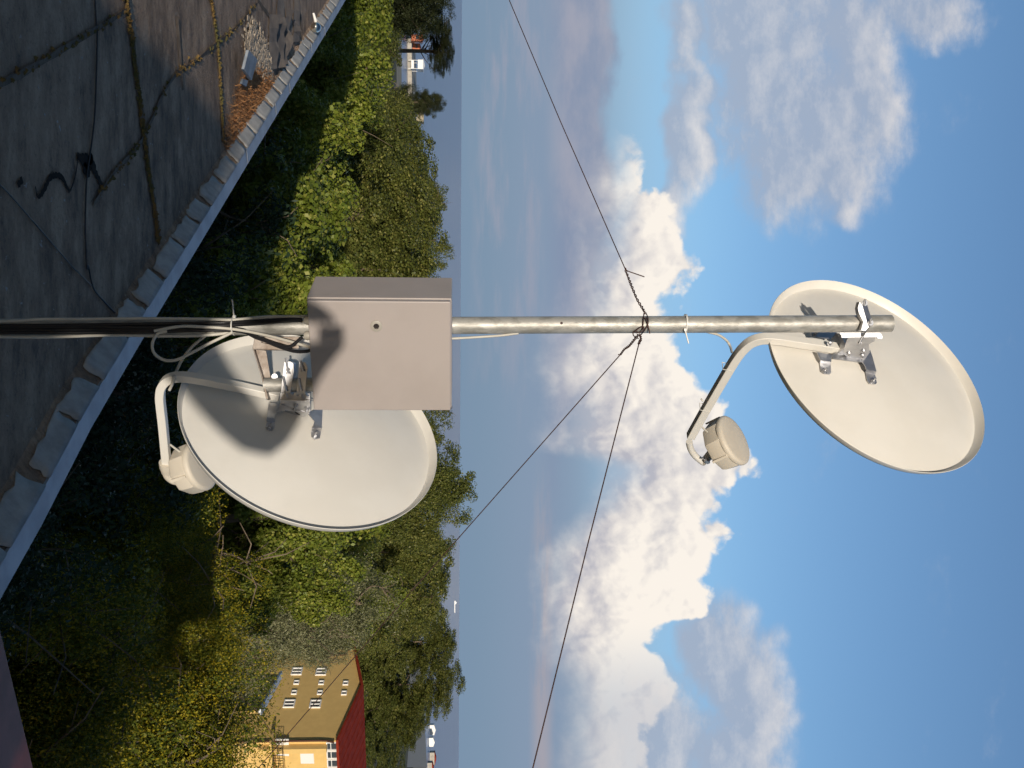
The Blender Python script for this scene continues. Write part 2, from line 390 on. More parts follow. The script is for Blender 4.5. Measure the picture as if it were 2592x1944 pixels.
def thing(name, loc, label, cat, group=None):
    o = bpy.data.objects.new(name, None); C.objects.link(o); o.location = loc; o.empty_display_size = .1
    ORG[o.name] = V3(loc); return tag(o, label, cat, group)
def spline(pts, n=8):
    P = [V3(p) for p in pts]; P = [P[0] * 2 - P[1]] + P + [P[-1] * 2 - P[-2]]; R = []
    for i in range(1, len(P) - 2):
        for k in range(n):
            t = k / n; a, b, c, d = P[i - 1:i + 3]
            R.append(.5 * ((2 * b) + (c - a) * t + (2 * a - 5 * b + 4 * c - d) * t * t + (3 * b - a - 3 * c + d) * t ** 3))
    return R + [P[-2]]

# ------------------------------------------------------------------ setting: land, sea
g_ = MB(); g_.add([(-3000, -400, 0.3), (3000, -400, .3), (3000, 900, .3), (420, 760, .3), (150, 560, .3), (60, 420, .3), (-60, 345, .3), (-400, 330, .3), (-3000, 300, .3)], [tuple(range(9))])
M_ground = mat('dry_grass_ground', (.055, .06, .02), (.10, .085, .04), .3, .95)
tag(g_.build('ground', M_ground, smooth=0), kind='structure')
b_ = MB(); b_.add([(-60, 345, .32), (60, 420, .32), (150, 560, .32), (420, 760, .32), (420, 700, .32), (190, 470, .32), (90, 360, .32), (-40, 320, .32), (-400, 300, .32), (-400, 330, .32)], [(0, 1, 6, 7), (1, 2, 5, 6), (2, 3, 4, 5), (0, 7, 8, 9)])
tag(b_.build('beach', M_sand, smooth=0), kind='structure')
M_sea = bpy.data.materials.new('sea_water'); M_sea.use_nodes = True
nt = M_sea.node_tree; g = G(nt); b = nt.nodes['Principled BSDF']
tc = node(nt, 'ShaderNodeTexCoord').outputs['Object']
nt.links.new(g.mix(g.ss(.4, .6, g.noise(g.v('MULTIPLY', tc, (.3, 1, 1)), .012, 5, .6)), (.12, .22, .38, 1), (.14, .245, .41, 1)), b.inputs['Base Color'])
b.inputs['Roughness'].default_value = .28; b.inputs['IOR'].default_value = 1.33
bn = node(nt, 'ShaderNodeBump'); bn.inputs['Distance'].default_value = .9; bn.inputs['Strength'].default_value = .8
nt.links.new(g.noise(g.v('MULTIPLY', tc, (.5, 1, 1)), .12, 6, .6), bn.inputs['Height']); nt.links.new(bn.outputs[0], b.inputs['Normal'])
s_ = MB(); s_.add([(-45000, 200, 0), (45000, 200, 0), (45000, 60000, 0), (-45000, 60000, 0)], [(0, 1, 2, 3)])
tag(s_.build('sea', M_sea, smooth=0), kind='structure')

# ------------------------------------------------------------------ our own building: roof, edge, stair block
edge_src = [(900, -42), (875, 0), (834, 69), (655, 368), (472, 675), (360, 861), (230, 1085), (108, 1325), (0, 1518), (-60, 1625)]
outer = [at_z(s, ROOF_Z + .10) for s in edge_src]                        # outer rim of the flashing
bld = thing('apartment_building', (0, -6, 0), 'flat roofed building in the foreground, dark felt roof with cracked silver membrane along its edge', 'building')
def inset(pts, dist, z):
    R = []
    for i, p in enumerate(pts):
        t = (pts[min(i + 1, len(pts) - 1)] - pts[max(i - 1, 0)]); t.z = 0; t.normalize()
        nrm = Vector((-t.y, t.x, 0))
        if nrm.y > 0: nrm = -nrm
        q = p + nrm * dist; R.append(Vector((q.x, q.y, z)))
    return R
far = outer[0] + (outer[0] - outer[1]).normalized() * 3
near = outer[-1] + (outer[-1] - outer[-2]).normalized() * 6
O = [far] + outer + [near]
SW = .115
I1 = inset(O, SW, ROOF_Z + .10); I2 = inset(O, .215, ROOF_Z); OL = inset(O, 0.01, ROOF_Z - .09)
rf = MB()
back = [Vector((near.x, -13, ROOF_Z)), Vector((-26, -13, ROOF_Z)), Vector((-26, far.y, ROOF_Z))]
rp = I2 + back
rf.add(rp, [tuple(range(len(rp)))])
rf.build('roof', M_roof, bld, smooth=0)
up = MB()                                                                 # felt upstand rising to the edge, under the silver pieces
for i in range(len(O) - 1):
    up.add([I2[i], I2[i + 1], I1[i + 1] + Vector((0, 0, -.012)), I1[i] + Vector((0, 0, -.012))], [(0, 1, 2, 3)])
up.build('upstand', M_roof, bld)
st = MB()
for A_, B_ in ((O, I1),):
    n = len(O)
    vs = [Vector((p.x, p.y, ROOF_Z + .10)) for p in O] + [p for p in I1] + [Vector((p.x, p.y, ROOF_Z - .10)) for p in O] + [Vector((p.x, p.y, ROOF_Z + .06)) for p in I1]
    fs = []
    for i in range(n - 1):
        fs += [(i, i + 1, n + i + 1, n + i), (i, i + 1, 2 * n + i + 1, 2 * n + i), (n + i, n + i + 1, 3 * n + i + 1, 3 * n + i)]
    st.add(vs, fs)
st.build('edge_flashing', M_flash, bld)
for sj in ((628, 413), (735, 237), (790, 135), (700, 290), (823, 90)):      # lap joints of the flashing
    p = at_z(sj, ROOF_Z + .103); i = min(range(len(O) - 1), key=lambda q: (O[q] - p).length)
    d = (O[i + 1] - O[i]); d.z = 0; d.normalize(); w = Vector((-d.y, d.x, 0))
    if w.y > 0: w = -w
    jt = MB(); jt.prism([p - d * .015 + w * .006, p + d * .015 + w * .006, p + d * .015 + w * .108, p - d * .015 + w * .108], Vector((0, 0, .004)))
    jt.build('flashing_joint', M_flash, bld)
wl = MB(); wp = [Vector((p.x, p.y, 0)) for p in OL]
vs = wp + [Vector((p.x, p.y, ROOF_Z - .1)) for p in OL]; n = len(OL)
wl.add(vs, [(i, i + 1, n + i + 1, n + i) for i in range(n - 1)])
wl.add([Vector((near.x, near.y, 0)), Vector((near.x, -13, 0)), Vector((-26, -13, 0)), Vector((-26, far.y, 0)), far.xy.to_3d(),
        Vector((near.x, near.y, ROOF_Z)), Vector((near.x, -13, ROOF_Z)), Vector((-26, -13, ROOF_Z)), Vector((-26, far.y, ROOF_Z)), Vector((far.x, far.y, ROOF_Z))],
       [(0, 1, 6, 5), (1, 2, 7, 6), (2, 3, 8, 7), (3, 4, 9, 8)])
wl.build('facade', M_facade, bld, smooth=0)
shb = MB(); SBY = -10.0
xl = -2.01 + (7.85 - SBY) * math.tan(SUN_AZ); SB_REACH = 8.6
sbh = math.tan(SUN_EL) * (SB_REACH - SBY)
shb.box((xl + 1.55, SBY - 1.2, ROOF_Z + sbh / 2), 3.1, 2.4, sbh)
shb.box((xl + 1.55, SBY - 1.25, ROOF_Z + sbh - .06), 3.1, 2.3, .1)
stair = shb.build('stair_block', M_facade, bld, smooth=0)

# silver membrane pieces along the edge: torn, with dark cracks between them
def lerp(a, b, t): return a + (b - a) * t
cum = [0.0]
for i in range(len(O) - 1): cum.append(cum[-1] + (O[i + 1] - O[i]).length)
def along(L, s):
    for i in range(len(O) - 1):
        if s <= cum[i + 1] or i == len(O) - 2: return lerp(L[i], L[i + 1], (s - cum[i]) / (cum[i + 1] - cum[i]))
s = 3.2; rr = random.Random(4); npc = 0
while s < cum[-1] - 4.4:
    ln = rr.uniform(.30, .52) * (1.3 if s < 7 else 1.0)
    if rr.random() < .04: s += ln * .6; continue
    tu = 6; vs = []; nx = 7
    wid0 = rr.uniform(.88, 1.0)
    skew = rr.uniform(-.05, .05)
    for iu in range(nx):
        for it in range(tu):
            t = it / (tu - 1)
            ss_ = s + .012 + (ln - .03) * iu / (nx - 1) + skew * (1 - t) + rr.uniform(-.008, .008) * (iu in (0, nx - 1)) * 1.5
            lo = along(I2, ss_); hi = along(I1, ss_)
            tt = (1 - wid0 * (1 - rr.uniform(0, .22) * (it == 0))) if it == 0 else lerp(1 - wid0, 1.0, t)
            p = lerp(lo, hi, tt) + Vector((0, 0, .003 + .0015 * math.sin(iu * 1.1 + s) * (1 - t) + .006 * (1 - t) ** 3 * rr.uniform(0, 1) + rr.uniform(0, .0015)))
            vs.append(p)
    mb = MB(); mb.add(vs, [(i * tu + j, (i + 1) * tu + j, (i + 1) * tu + j + 1, i * tu + j + 1) for i in range(nx - 1) for j in range(tu - 1)])
    o = mb.build('membrane_piece', M_flap, bld, smooth=60)
    sm = o.modifiers.new('thickness', 'SOLIDIFY'); sm.thickness = .003; sm.offset = -1
    s += ln + rr.uniform(.0, .03); npc += 1

# felt seams with moss, seen on the roof
def rz(zf, pts, dz): return [at_z(zf(*p), ROOF_Z + dz) for p in pts]
seams = [[(770, -30), (785, 0), (820, 250), (850, 500), (890, 800), (920, 1050), (960, 1300), (985, 1500)],
         [(1300, -30), (1310, 0), (1350, 250), (1375, 600), (1390, 880)], [(-10, 530), (200, 420), (600, 180), (790, 60)],
         [(580, 1270), (720, 1060), (880, 870), (1060, 505), (1230, 370), (1460, 180), (1600, 20)], [(1860, 0), (1875, 200), (1880, 300)], [(1100, 100), (1120, 400), (1135, 560)],
         [(1690, 100), (1720, 300), (1725, 420)], [(1600, 0), (1690, 120)]]
for i, sm_ in enumerate(seams):
    P_ = spline(rz(z1, sm_, .004), 5); mb = MB(); w = .032 if i in (0, 1) else .016
    vs = []; 
    for k, p in enumerate(P_):
        t = (P_[min(k + 1, len(P_) - 1)] - P_[max(k - 1, 0)]).normalized(); nrm = Vector((-t.y, t.x, 0))
        j = rr.uniform(.6, 1.3)
        vs += [p - nrm * w * j, p + nrm * w * rr.uniform(.6, 1.3) + Vector((0, 0, .007))]
    mb.add(vs, [(2 * k, 2 * k + 1, 2 * k + 3, 2 * k + 2) for k in range(len(P_) - 1)])
    mb.build('felt_seam', M_seam, bld, smooth=0)
# scatter of little tufts along lines
def scatter(name, material, centres, size, label, cat, shape='tuft'):
    mb = MB()
    for (p, k) in centres:
        r = size * rr.uniform(.4, 1.3) * k
        if shape == 'needle':
            q = rr.uniform(0, 6.28); t = Vector((math.cos(q), math.sin(q), rr.uniform(-.1, .5))).normalized() * r * 3
            u = Vector((-t.y, t.x, 0)).normalized() * r * .22
            mb.add([p - t - u, p - t + u, p + t + u + Vector((0, 0, .3 * r)), p + t - u + Vector((0, 0, .3 * r))], [(0, 1, 2, 3)])
        elif shape == 'tuft':
            for _ in range(3):
                q = rr.uniform(0, 6.28); h = r * rr.uniform(.4, 1.1)
                mb.add([p + Vector((math.cos(q) * r, math.sin(q) * r, 0)), p + Vector((math.cos(q + 2.1) * r, math.sin(q + 2.1) * r, 0)), p + Vector((math.cos(q + 4.2) * r, math.sin(q + 4.2) * r, 0)), p + Vector((rr.uniform(-r, r) * .4, rr.uniform(-r, r) * .4, h))], [(0, 1, 3), (1, 2, 3), (2, 0, 3)])
        else:
            a = [Vector((rr.uniform(.3, 1.2) * sx * r, rr.uniform(.3, 1) * sy * r, rr.uniform(.15, .5) * sz * r)) for sx in (-1, 1) for sy in (-1, 1) for sz in (0, 1)]
            R_ = Matrix.Rotation(rr.uniform(0, 6.28), 3, 'Z')
            mb.add([p + R_ @ x for x in a], [(0, 1, 3, 2), (4, 6, 7, 5), (0, 4, 5, 1), (2, 3, 7, 6), (0, 2, 6, 4), (1, 5, 7, 3)])
    o = mb.build(name, material, smooth=0)
    return tag(o, label, cat, kind='stuff')
cen = []
for i, sm_ in enumerate(seams[:4]):
    P_ = spline(rz(z1, sm_, .006), 10)
    for k in range(len(P_) - 1):
        d = (P_[k + 1] - P_[k]).length
        dens = (230, 190, 12, 40)[i]
        if i == 3 and rr.random() < .45: continue
        for _ in range(int(d * dens * 1.6) + 1):
            cen.append((lerp(P_[k], P_[k + 1], rr.random()) + Vector((rr.gauss(0, .015), rr.gauss(0, .015), 0)), 1))
scatter('moss', M_moss, cen, .013, 'brown and green moss growing along the seams of the roof felt', 'moss')
def area(zf, poly, n, z):
    P_ = [at_z(zf(*p), z) for p in poly]; xs = [p.x for p in P_]; ys = [p.y for p in P_]; R = []
    def ins(x, y):
        c = False; j = len(P_) - 1
        for i in range(len(P_)):
            if (P_[i].y > y) != (P_[j].y > y) and x < (P_[j].x - P_[i].x) * (y - P_[i].y) / (P_[j].y - P_[i].y) + P_[i].x: c = not c
            j = i
        return c
    while len(R) < n:
        x = rr.uniform(min(xs), max(xs)); y = rr.uniform(min(ys), max(ys))
        if ins(x, y): R.append((Vector((x + rr.gauss(0, .05), y + rr.gauss(0, .09), z + rr.uniform(0, .012))), 1))
    return R
scatter('dry_pine_needles', M_needle, area(z1, [(1580, 430), (1680, 480), (1700, 600), (1640, 760), (1560, 840), (1460, 900), (1420, 960), (1400, 930), (1440, 760), (1480, 620), (1530, 500)], 9000, ROOF_Z + .005),
        .013, 'drift of orange brown dry needles against the far roof edge', 'needles', 'needle')
scatter('rubble', M_rubble, area(z1, [(1560, 140), (1600, 200), (1670, 340), (1680, 480), (1600, 420), (1520, 300)], 1300, ROOF_Z + .005) + area(z1, [(1480, 780), (1560, 810), (1500, 880)], 60, ROOF_Z + .005) + area(z1, [(1660, 600), (1700, 640), (1640, 720)], 40, ROOF_Z + .01),
        .02, 'pale crumbled mortar and stone chips lying on the sunlit roof felt', 'rubble', 'stone')
gr = MB(); gp0 = [at_z(z1(*p), ROOF_Z + .006) for p in ((1560, 130), (1610, 200), (1672, 340), (1690, 500), (1700, 610), (1640, 760), (1560, 840), (1490, 890), (1440, 880), (1460, 700), (1500, 600), (1590, 440), (1530, 330))]
gr.add(gp0, [tuple(range(len(gp0)))]); tag(gr.build('grit', mat('grit', (.36, .26, .175), (.27, .18, .11), 9, .95, bump=.01), smooth=0), 'thin layer of sandy dirt beneath the rubble and needles', 'dirt', kind='stuff')
sl = MB(); sl.prism([at_z(z1(*p), ROOF_Z + .05 + .04 * (p[1] < 380)) for p in ((1530, 310), (1585, 370), (1548, 500), (1500, 430))], Vector((0, 0, .025)))
tag(sl.build('slate_fragment', M_slate, bevel=.004), 'blue grey slate fragment resting beside the pale rubble', 'slate')
sl = MB(); sl.prism([at_z(z1(*p), ROOF_Z + .03) for p in ((1500, 490), (1530, 500), (1520, 540), (1490, 520))], Vector((0, 0, .02)))
tag(sl.build('slate_chip', M_slate, bevel=.003), 'small grey slate chip below the larger slate fragment', 'slate')
# torn felt strips near the far edge
M_felt2 = mat('loose_felt', (.17, .14, .115), (.10, .085, .075), 6, .9, bump=.01)
for p0, p1, w in (((1690, 90), (1690, 430), 16), ((1740, 0), (1735, 420), 14), ((1790, 60), (1760, 400), 10), ((1840, 0), (1835, 260), 12)):
    mb = MB(); A_ = at_z(z1(p0[0], p0[1]), ROOF_Z + .01); B_ = at_z(z1(p1[0], p1[1]), ROOF_Z + .01); u = at_z(z1(p0[0] + w, p0[1]), ROOF_Z + .01) - A_
    vs = []
    for k in range(9):
        c_ = lerp(A_, B_, k / 8); ww = u * rr.uniform(.6, 1.1); h = Vector((0, 0, rr.uniform(.01, .07)))
        vs += [c_ - ww, c_ + ww + h]
    mb.add(vs, [(2 * k, 2 * k + 1, 2 * k + 3, 2 * k + 2) for k in range(8)])
    o = mb.build('loose_felt_strip', M_felt2, bld, smooth=0)
# tar tear and cables lying on the roof
def ribbon(name, pts, w, material, zf=z1, dz=.006):
    P_ = spline(rz(zf, pts, dz), 8); mb = MB(); vs = []
    for k, p in enumerate(P_):
        t = (P_[min(k + 1, len(P_) - 1)] - P_[max(k - 1, 0)]).normalized(); nrm = Vector((-t.y, t.x, 0)); f = (w[min(int(k / len(P_) * len(w)), len(w) - 1)]) * rr.uniform(.7, 1.3)
        vs += [p - nrm * f, p + nrm * f]
    mb.add(vs, [(2 * k, 2 * k + 1, 2 * k + 3, 2 * k + 2) for k in range(len(P_) - 1)])
    return mb
mb = ribbon('t', [(220, 1160), (235, 1225), (270, 1190), (310, 1110), (350, 1090), (390, 1110), (430, 1185), (455, 1140), (475, 1060), (485, 970)], [.005, .012, .013, .014, .014, .012, .006, .006, .005], M_tar)
m2 = ribbon('t', [(480, 965), (510, 990), (545, 1000), (575, 985)], [.02, .03, .034, .02], M_tar); mb.add(m2.v, m2.f)
m2 = ribbon('t', [(560, 970), (590, 1060), (620, 1125), (640, 1150)], [.03, .02, .012], M_tar); mb.add(m2.v, m2.f)
m2 = ribbon('t', [(520, 1030), (545, 1070), (560, 1030)], [.026, .032, .02], M_tar); mb.add(m2.v, m2.f)
m2 = ribbon('t', [(110, 1155), (140, 1115)], [.014, .014], M_tar); mb.add(m2.v, m2.f)
mb.build('tar_patch', M_tar, bld, smooth=0)
def cable(name, pts, r, material, label, cat='cable', group=None, n=8):
    mb = MB(); mb.tube(spline(pts, 7), r, n); return tag(mb.build(name, material, smooth=60), label, cat, group)
cable('roof_cable', rz(z1, [(595, -40), (590, 0), (600, 160), (605, 220), (590, 700), (560, 960), (540, 1100), (530, 1400), (540, 1659)], .008) + rz(z2, [(550, 60), (580, 190), (650, 280), (745, 375), (790, 390)], .008), .0045, M_black,
      'long thin black cable lying across the roof felt towards the mast foot')
cable('roof_wire', rz(z1, [(-40, 1100), (0, 1150), (60, 1210), (200, 1370), (450, 1659)], .007) + rz(z2, [(480, 90), (570, 180)], .008), .0032, M_black, 'thin black wire running diagonally over the near roof felt, joining the longer cable', 'wire')
# silver ball by the edge
ball_c = at_z(z1(1965, 170), ROOF_Z + .09); mb = MB(); R_ = .062
mb.lathe([(R_ * math.sin(q), -R_ * math.cos(q)) for q in np.linspace(0.02, math.pi - .02, 18)], ball_c, (0, 0, 1), 28)
bl = tag(mb.build('silver_ball', mat('chrome', (.75, .72, .66), None, rough=.06, metal=1.0), smooth=60), 'small shiny silver globe beside the far roof edge', 'ball')
mb = MB(); mb.tube([ball_c + Vector((-.06, 0, 0)), ball_c + Vector((-.10, .01, -.01)), ball_c + Vector((-.17, 0, -.03))], [.016, .018, .012], 10); mb.build('neck', M_whitep, bl)
# red-brown parapet cap at the near corner
pc = MB(); zc = ROOF_Z - .25
c1 = at_z(z3(-8, 745), zc); c2 = at_z(z3(218, 1690), zc); dd = (c2 - c1).normalized(); pn = Vector((dd.y, -dd.x, 0))
if pn.y > 0: pn = -pn
pc.prism([c1 - dd * .9, c2 + dd * 1.5, c2 + dd * 1.5 + pn * .42, c1 - dd * .9 + pn * .42], Vector((0, 0, -.06)))
par = tag(pc.build('parapet_wall', M_redp, bevel=.01), 'red brown painted wall cap in the lower near corner beside the roof edge', 'wall')
ORG[par.name] = par.location.copy()
pw = MB(); w0 = pn * .05
pw.prism([c1 - dd * .85 + w0 + Vector((0, 0, -.061)), c2 + dd * 1.45 + w0 + Vector((0, 0, -.061)), c2 + dd * 1.45 + pn * .37 + Vector((0, 0, -.061)), c1 - dd * .85 + pn * .37 + Vector((0, 0, -.061))], Vector((0, 0, -(zc - .061))))
pw.build('masonry', M_facade, par, smooth=0)

# ------------------------------------------------------------------ mast
PY = 3.035; PR = .0264
p_lo = at_y(sd(200, 706.5), PY); p_hi = at_y(sd(1925, 698.8), PY)
dirp = (p_hi - p_lo).normalized(); p_base = p_lo + dirp * ((ROOF_Z - p_lo.z) / dirp.z)
mast = thing('antenna_mast', p_base, 'straight galvanised steel pole standing on the roof, carrying both dishes and the grey box', 'pole')
mb = MB(); q = p_hi - dirp * .06
mb.lathe([(PR, 0), (PR, (p_hi - p_base).length), (PR - .003, (p_hi - p_base).length), (PR - .003, (p_hi - p_base).length - .08)], p_base, dirp, 40, caps=False)
mb.build('tube', M_zinc, mast, smooth=50)
mb = MB()
hp = at_y(sd(1213, 698), PY - PR); mb.tube([hp + Vector((0, .004, 0)), hp + Vector((0, -.0012, 0))], .0042, 14)
mb.build('rusty_hole', M_wire, mast)
mb = MB(); mb.tube([p_base, p_base + Vector((0, 0, .012))], .09, 24); mb.build('base_plate', M_old, mast)
# steel bracket for the lower dish
YB = 3.03
mb = MB()
mb.prism([at_y(zA(*p), YB + .02) for p in ((250, 395), (470, 430), (545, 875), (410, 885))], Vector((0, .004, 0)))
mb.prism([at_y(zA(*p), YB - .015) for p in ((246, 385), (262, 378), (415, 870), (508, 1208), (470, 1218), (398, 880))], Vector((.003, .034, 0)))
mb.prism([at_y(zA(*p), YB - .017) for p in ((250, 385), (285, 205), (400, 225), (395, 300), (840, 395), (835, 425), (252, 412))], Vector((0, .005, 0)))
mb.prism([at_y(zA(*p), YB + .02) for p in ((285, 205), (1000, 205), (1000, 400), (400, 400), (395, 300))], Vector((0, .004, 0)))
mb.prism([at_y(zA(*p), YB - .019) for p in ((252, 400), (840, 412), (838, 428), (252, 415))], Vector((0, .035, 0)))
mb.build('angle_bracket', M_old, mast, smooth=0, bevel=.001)
sp0 = at_y(zA(440, 985), YB + .004); sp1 = at_y(zA(1400, 978), YB + .004)
mb = MB(); mb.lathe([(.0215, 0), (.0215, (sp1 - sp0).length)], sp0, sp1 - sp0, 30)
mb.build('stub_pipe', M_zinc, mast, smooth=50)

# ------------------------------------------------------------------ equipment box
th = math.radians(25); bf = Vector((math.cos(th), math.sin(th), 0)); bd = Vector((-math.sin(th), math.cos(th), 0)); bz = Vector((0, 0, 1))
fl = at_y(sd(660, 648), 2.75); BW, BH, BD = .339, .399, .20
ctr = fl + bf * BW / 2 + bd * BD / 2
box = thing('equipment_box', ctr, 'beige grey metal cabinet with a round lock fixed to the pole above the lower dish', 'box')
ax = (bf, bd, bz)
mb = MB(); mb.box(fl + bf * BW / 2 + bd * (.022 + (BD - .022) / 2) + bz * BH / 2, BW, BD - .022, BH, ax); mb.build('body', M_box, box, smooth=0, bevel=.003)
mb = MB(); mb.box(fl + bf * BW / 2 + bd * .0095 + bz * BH / 2, BW - .004, .019, BH - .006, ax); mb.build('door', M_box, box, smooth=0, bevel=.003)
mb = MB(); mb.box(fl + bf * BW / 2 + bd * .0205 + bz * BH / 2, BW - .012, .006, BH - .014, ax); mb.build('door_gasket', M_black, box, smooth=0)
lk = at_pl(sd(813, 704), fl, bd)
mb = MB(); mb.lathe([(.0165, 0), (.0165, .003), (.013, .0045), (.0085, .0045), (.0085, .001)], lk, -bd, 28); lock = mb.build('lock', M_gland, box, smooth=40)
mb = MB(); mb.lathe([(.0085, .0008), (.0085, .0022)], lk, -bd, 6); mb.tube([lk - bd * .002, lk - bd * .006], .0035, 6); mb.build('keyhole', M_dark, lock)
for zf, p in ((z2, (1885, 392)), (z2, (1890, 490))):
    gp = at_y(zf(*p), 2.86); gp.z = fl.z
    mb = MB(); mb.lathe([(.016, .012), (.016, -.002), (.0125, -.004), (.014, -.012), (.0105, -.02), (.006, -.021)], gp, (0, 0, 1), 20); mb.build('cable_gland', M_gland, box, smooth=40)
mb = MB()
for zz in (.08, .32): mb.box(fl + bf * (BW / 2) + bd * (BD + .004) + bz * zz, .10, .008, .03, ax); mb.cut()
mb.build_each('mounting_bracket', M_old, box, smooth=0)

# ------------------------------------------------------------------ dishes
def dish(c, ax_, ay_, sxy, depth, cross, zf, label):
    Sg = np.array([[ax_ * ax_, sxy], [sxy, ay_ * ay_]]); w, v = np.linalg.eigh(Sg); mi, ma = np.sqrt(w); md = v[:, 0]
    if md[1] > 0: md = -md
    Cw = at_y(sd(*c), depth); view = (EYE - Cw).normalized(); mv = UP * float(md[0]) + RT * float(md[1]); mv = (mv - view * mv.dot(view)).normalized()
    t = math.acos(mi / ma); nb = (view * math.cos(t) + mv * math.sin(t)).normalized()
    R = float(ma) * K / FPX * (Cw - EYE).length
    def rim(q):
        c_ = at_y(sd(q[0], q[1]), depth); nn = (nb0 + e1 * float(q[2]) + e2 * float(q[3])).normalized(); u = nn.orthogonal().normalized(); w_ = nn.cross(u)
        P_ = []
        for k in range(240):
            p = c_ + (u * math.cos(k * math.pi / 120) + w_ * math.sin(k * math.pi / 120)) * float(q[4]) - EYE; z_ = p.dot(FW)
            P_.append(((1296 + FPX * p.dot(UP) / z_) / K, (972 + FPX * p.dot(RT) / z_) / K))
        P_ = np.array(P_); mn = P_.min(0); mx = P_.max(0); cc_ = (mn + mx) / 2; hh = (mx - mn) / 2
        return np.array([cc_[0], cc_[1], hh[0], hh[1], (P_[P_[:, 1].argmax(), 0] - P_[P_[:, 1].argmin(), 0]) / 2 * hh[1] / 200]), c_, nn
    nb0 = nb.copy(); e1 = nb.orthogonal().normalized(); e2 = nb.cross(e1); q = np.array([c[0], c[1], 0, 0, R]); tg = np.array([c[0], c[1], ax_, ay_, sxy / 200])
    for _ in range(12):
        f0 = rim(q)[0]; Jm = np.zeros((5, 5))
        for k, h_ in enumerate((4, 4, .03, .03, .01)):
            d_ = np.zeros(5); d_[k] = h_; Jm[:, k] = (rim(q + d_)[0] - rim(q - d_)[0]) / (2 * h_)
        q = q + .8 * np.linalg.lstsq(Jm, tg - f0, rcond=None)[0]
    _, Cw, nb = rim(q); R = float(q[4])
    X = at_pl(cross, Cw, nb) - Cw; qd = X.normalized(); sd_ = nb.cross(qd)
    root = thing('satellite_dish', Cw, label, 'satellite dish', 'satellite dishes on the pole')
    H = .026; RP = R - .022
    prof = []
    for i in range(15):
        r = RP * i / 14; prof.append((r, -H + .056 * (1 - (r / RP) ** 2)))
    prof += [(RP + .004, -H - .001), (RP + .009, -H + .004), (RP + .016, -H + .016), (R - .001, -.002), (R, 0), (R + .001, -.0015), (RP + .0185, -H + .012), (RP + .011, -H - .001), (RP + .004, -H - .006), (RP - .004, -H - .006)]
    for i in range(13, -1, -1):
        r = RP * i / 14; prof.append((r, -H - .0025 + .056 * (1 - (r / RP) ** 2)))
    mb = MB(); mb.lathe(prof, Cw, nb, 128, ref=qd, caps=False); mb.build('reflector', M_dish, root, smooth=50)
    return root, Cw, nb, qd, sd_, R
up_label = 'cream satellite dish on top of the pole against blue sky, its feed arm reaching down'
lo_label = 'cream satellite dish beneath the grey box in front of the trees, shadow across its back'
U_, Cu, nu, qu, su, Ru = dish((1893.5, 813), 233.5, 208, 24648, 3.27, z5(600, 510), z5, up_label)
L_, Cl, nl, ql, sl_, Rl = dish((664, 932), 280, 211, 16000, 3.13, z4(225, 680), z4, lo_label)
def pan_h(P_, Cw, nb, R):                        # height of the dish skin above the rim plane below a point
    d = P_ - Cw; r = (d - nb * d.dot(nb)).length; return -.026 + .056 * (1 - (r / (R - .022)) ** 2)
def onpan(s, Cw, nb, R, h=.0):                     # point h above the dish skin
    P_ = at_pl(s, Cw, nb)
    for _ in range(4): P_ = at_pl(s, Cw + nb * (pan_h(P_, Cw, nb, R) + h), nb)
    return P_
def plate(mb, pts, t): mb.prism(pts, t); return mb
def feed(root, face, target, r, dp, back_path, zhint, nm):
    ax_ = (target - face).normalized()
    prof = [(1e-4, .004), (r * .55, .003), (r * .86, .0), (r * .93, -.001), (r * .985, -.006), (r, -.014), (r * .985, -.02)]
    mb = MB(); mb.lathe(prof + [(r * .9, -.021)], face, ax_, 48)
    fo = mb.build('feed_unit', M_feed, root, smooth=50)
    mb = MB(); mb.lathe([(r * .99, -.0195), (r * 1.0, -.03), (r * .97, -dp * .8), (r * .90, -dp), (r * .3, -dp - .004)], face, ax_, 9); mb.build('housing', M_feed, fo, smooth=20, bevel=.002)
    mb = MB()
    u = ax_.orthogonal().normalized(); w = ax_.cross(u)
    for k in range(9):
        q = 2 * math.pi * (k + .0) / 9; uu = Vector((0, 0, 1)) - ax_ * ax_.z; uu.normalize(); ww = ax_.cross(uu)
        d = uu * math.cos(q) + ww * math.sin(q)
        if k % 3 == 0:
            mb = MB(); mb.box(face + ax_ * (-.02 - dp * .38) + d * (r * .995), .010, .006, dp * .72, (ww * math.cos(q) - uu * math.sin(q), d, ax_)); mb.build('rib', M_feed, fo, smooth=0, bevel=.001)
    return ax_
# --- upper dish details
def on_s(s, off=0.0): return at_pl(s, Cu + su * off, su)
AW = .0145
arm = [on_s(z5(*p)) for p in ((1045, 578), (950, 560), (800, 538), (700, 522), (620, 514), (560, 516), (500, 536), (455, 572), (415, 620), (370, 690), (240, 912), (118, 1128))]
arm = spline(arm, 3)
mb = MB(); mb.tube(arm, AW * 1.414, 4, ref=su, phase=math.pi / 4); ao = mb.build('feed_arm', M_dish, U_, smooth=25, bevel=.002)
el = [on_s(zC(*p)) for p in ((195, 930), (205, 1010), (240, 1110), (310, 1210), (400, 1290), (470, 1345))]
mb = MB(); mb.tube(spline(el, 5), .0125, 16); mb.build('elbow', M_dish, U_, smooth=60)
fu = on_s(zC(1125, 880)); tgt = Cu + nu * .0 - qu * .02
axu = feed(U_, fu, tgt, .098, .085, None, zC, 'u')
fb = fu - axu * .082
mb = MB(); e2 = el[-1]; mb.tube([e2 - (fb - e2).normalized() * .004, lerp(e2, fb, .45), lerp(e2, fb, .9)], [.0125, .017, .02], 14); mb.build('feed_collar', M_gland, U_, smooth=40)
